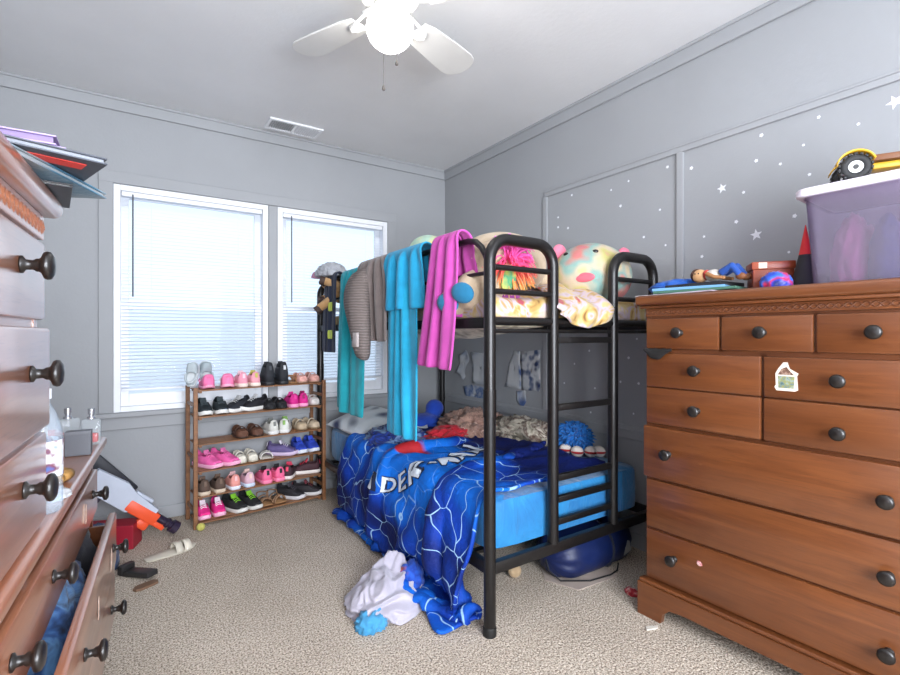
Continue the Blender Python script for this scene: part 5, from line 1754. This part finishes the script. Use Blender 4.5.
b = MB(); b.tube([((.022 + .003 * math.sin(k * 1.9)) * math.cos(2 * math.pi * k / 30), (.022 + .003 * math.sin(k * 1.9)) * math.sin(2 * math.pi * k / 30), .014 + .003 * math.sin(k * 2.7)) for k in range(30)], [.010 + .003 * math.sin(k * 2.3) for k in range(30)], 10, closed=True)
b.build('ring_body', plain((170, 128, 70), .5, 0, .2, 200, .4), t, True, 180)
tag(crumple('crumpled_wrapper', clear((236, 238, 240), .6, .3, 'wrapper_plastic'), None, (-.122, 1.225, .7808), (.022, .035, .012), 5, .5, 0, .2, 3, 4), 'crumpled clear wrapper between the bottle and gold trinket', 'wrapper')
tag(crumple('red_ribbon', fabric((196, 24, 44)), None, (-.19, 1.83, .7808), (.03, .03, .03), 8, .4, 0, .2, 2.5, 4), 'red ribbon behind the cream jar on the low dresser', 'ribbon')
# clothes in the open drawer
u35 = (math.cos(R(86.5)), math.sin(R(86.5)))
def dres(x, y, z): return (-.157 + x * u35[0] - y * u35[1], .263 + x * u35[1] + y * u35[0], z)
tag(crumple('jeans', patches('denim', [(14, 18, 36), (46, 84, 140), (90, 136, 184), (24, 36, 66)], 14, .9, 300, 2, warp=1.0), None, dres(1.13, .13, .418), (.125, .27, .135), 11, .22, -3, .3, 2.4, 5), 'blue jeans crammed in the open dresser drawer', 'jeans')
tag(crumple('dark_shirt', fabric((30, 30, 40)), None, dres(1.44, .13, .418), (.12, .10, .135), 15, .22, -3, .3, 2.4, 4), 'dark shirt at the far end of the open dresser drawer', 'shirt')

# ================================================================ BOOKS ON THE THREE-DRAWER CHEST
def book(name, lab, loc, w, d, h, cover, pages=(226, 222, 214), rz=0, extra=None):
    t = thing(name, lab, 'book', loc, (0, 0, R(rz)), 'books on the three-drawer chest')
    b = MB(); b.box(-w / 2, w / 2, -d / 2, d / 2, 0, .0025, .0008); b.box(-w / 2, w / 2, -d / 2, d / 2, h - .0025, h, .0008); b.box(-w / 2, -w / 2 + .003, -d / 2, d / 2, .0025, h - .0025)
    b.build('cover', cover if not isinstance(cover, tuple) else plain(cover, .35, var=.05), t, smooth=False)
    b = MB(); b.box(-w / 2 + .003, w / 2 - .004, -d / 2 + .004, d / 2 - .004, .0025, h - .0025); b.build('pages', plain(pages, .8, var=.04), t, smooth=False)
    if extra: extra(t)
    return t
ZT = 1.3325
tb = book('black_book', 'small black book lowest under the open-edged books, by the wall', (-.172, 1.035, ZT), .18, .16, .006, (40, 42, 48), rz=6)
book('teal_book', 'teal picture book under the dark book with a red panel', (-.176, .969, ZT + .0065), .20, .25, .010, patches('teal_cover', [(34, 92, 122), (40, 110, 140), (150, 156, 160), (46, 120, 150)], 5, .3, 100, .5), (150, 158, 162), rz=-24.8)
def red_panel(t):
    b = MB(); b.box(-.015, .105, -.078, -.050, -.0008, .0, 0); o = b.build('red_panel', plain((214, 54, 40), .4), t, smooth=False); o['label'] = 'red panel on the cover'
book('dark_book', 'dark slate book with a red panel jutting over the chest front', (-.175, .9275, ZT + .017), .25, .20, .010, (52, 56, 66), (124, 128, 136), rz=17, extra=red_panel)
book('purple_book', 'purple book second from the top of the book pile', (-.205, .985, ZT + .031), .25, .17, .013, (138, 122, 158), rz=2)
book('lilac_book', 'lilac book on top of the book pile', (-.212, .985, ZT + .0445), .25, .16, .014, (146, 128, 168), (120, 104, 140), rz=-1)

# ================================================================ FLOOR BY THE WINDOW, LEFT
t = thing('toy_blaster', 'white and orange toy blaster with a dark muzzle leaning by the low dresser', 'toy blaster', (-.02, 3.02, 0))
A0, A1 = Vector((-.103, -.02, .345)), Vector((.238, .025, .036))
dr = (A1 - A0).normalized()
q = dr.to_track_quat('X', 'Z').to_matrix().to_4x4()
MG_ = Matrix.Translation(A1) @ q
M_ORG, M_GW, M_PUR = plain((232, 82, 40), .45, var=.05), plain((186, 192, 206), .45, var=.04), plain((44, 34, 54), .4, var=.08)
b = MB()
b.lathe([(.0, -.13), (.020, -.13), (.020, -.075), (.026, -.07), (.026, -.055), (.021, -.05), (.021, -.04), (.033, -.036), (.033, .0), (.026, .002), (.015, .002), (.015, -.02), (0, -.02)], 10, MG_ @ RY(90))
b.build('muzzle', M_PUR, t, True, 30)
b = MB()
b.box(-.30, -.12, -.026, .026, -.045, .020, .010, MG_); b.box(-.20, -.135, -.022, .022, -.085, -.04, .012, MG_); b.box(-.155, -.06, -.010, .010, -.045, -.018, .005, MG_)
b.build('fore_grip', M_ORG, t, True, 30)
b = MB()
b.prism([(-.52, -.05), (-.28, -.05), (-.24, -.015), (-.15, .012), (-.15, .035), (-.30, .052), (-.36, .072), (-.52, .058)], -.024, .024, MG_ @ RX(90))
b.box(-.30, -.20, -.013, .013, .045, .062, .004, MG_)
b.build('receiver', M_GW, t, smooth=False, bevel=.004)
b = MB()
b.prism([(-.64, -.075), (-.50, -.02), (-.50, .045), (-.64, .03)], -.018, .018, MG_ @ RX(90)); b.box(-.44, -.41, -.015, .015, -.14, -.045, .006, MG_ @ TR(0, 0, 0))
b.build('stock', M_PUR, t, smooth=False, bevel=.004)
t = thing('black_toy', 'long black toy part leaning diagonally behind the white toy blaster', 'toy part', (-.10, 3.22, .0), (0, R(-0), R(8)))
Mc = TR(-.05, .03, .42) @ RY(50)
b = MB(); b.box(-.02, .27, -.02, .02, -.035, .035, .010, Mc); b.box(.30, .50, -.012, .012, -.028, -.004, .004, Mc); b.box(-.13, -.02, -.015, .015, -.022, .026, .006, Mc); b.box(.27, .36, -.010, .010, -.012, .012, .004, Mc)
b.build('toy_body', plain((36, 38, 46), .55), t, True, 30)
b = MB(); b.box(.20, .28, -.026, .026, -.05, -.012, .008, Mc); b.build('red_clip', plain((196, 30, 40), .5), t, True, 30)
t = thing('red_box', 'dark red carton lying under the toy blaster', 'box', (-.075, 3.05, .0), (0, 0, R(-20)))
b = MB(); b.box(-.15, .12, -.06, .06, .002, .125, .003); b.build('carton', plain((150, 24, 44), .5, var=.06), t, smooth=False)
b = MB(); b.box(.02, .07, -.0608, -.06, .01, .03); b.build('white_print', plain((214, 206, 206), .6), t, smooth=False)
tag(crumple('denim_cloth', patches('denim_dark', [(20, 26, 50), (44, 70, 116), (110, 130, 160)], 16), None, (-.135, 2.80, .003), (.09, .10, .16), 27, .3, 0, .25, 2.2, 4), 'dark blue denim heap behind the open dresser drawer', 'cloth')
t = thing('black_bracket', 'flat black plastic piece on the carpet beside the open drawer', 'toy part', (.035, 2.62, 0), (0, 0, R(-52)))
b = MB(); b.box(-.09, .09, -.028, .028, .003, .028, .006, RY(-6)); b.build('plastic_bar', plain((40, 38, 38), .5), t, True, 30)
b = MB(); b.box(-.09, -.06, -.034, .034, .003, .045, .006); b.build('end_block', plain((34, 32, 32), .5), t, True, 30)
t = thing('brown_sandal_sole', 'small brown leather insole on the carpet by the black plastic piece', 'insole', (.06, 2.49, .0), (0, 0, R(20)))
b = MB(); b.prism([(-.045, -.018), (-.02, -.024), (.02, -.020), (.045, -.014), (.05, .004), (.04, .018), (.0, .020), (-.035, .018), (-.05, .0)], .001, .011); b.build('insole_body', plain((110, 82, 62), .8), t, smooth=False)
t = shoe('slipper', 'off-white slipper lying alone on the carpet near the shoe rack', 'shoe', 'slide', (206, 198, 182), (196, 188, 172), (206, 198, 182), .23, .085, .10)
t.location = (.175, 2.80, 0); t.rotation_euler = (0, 0, R(-74))
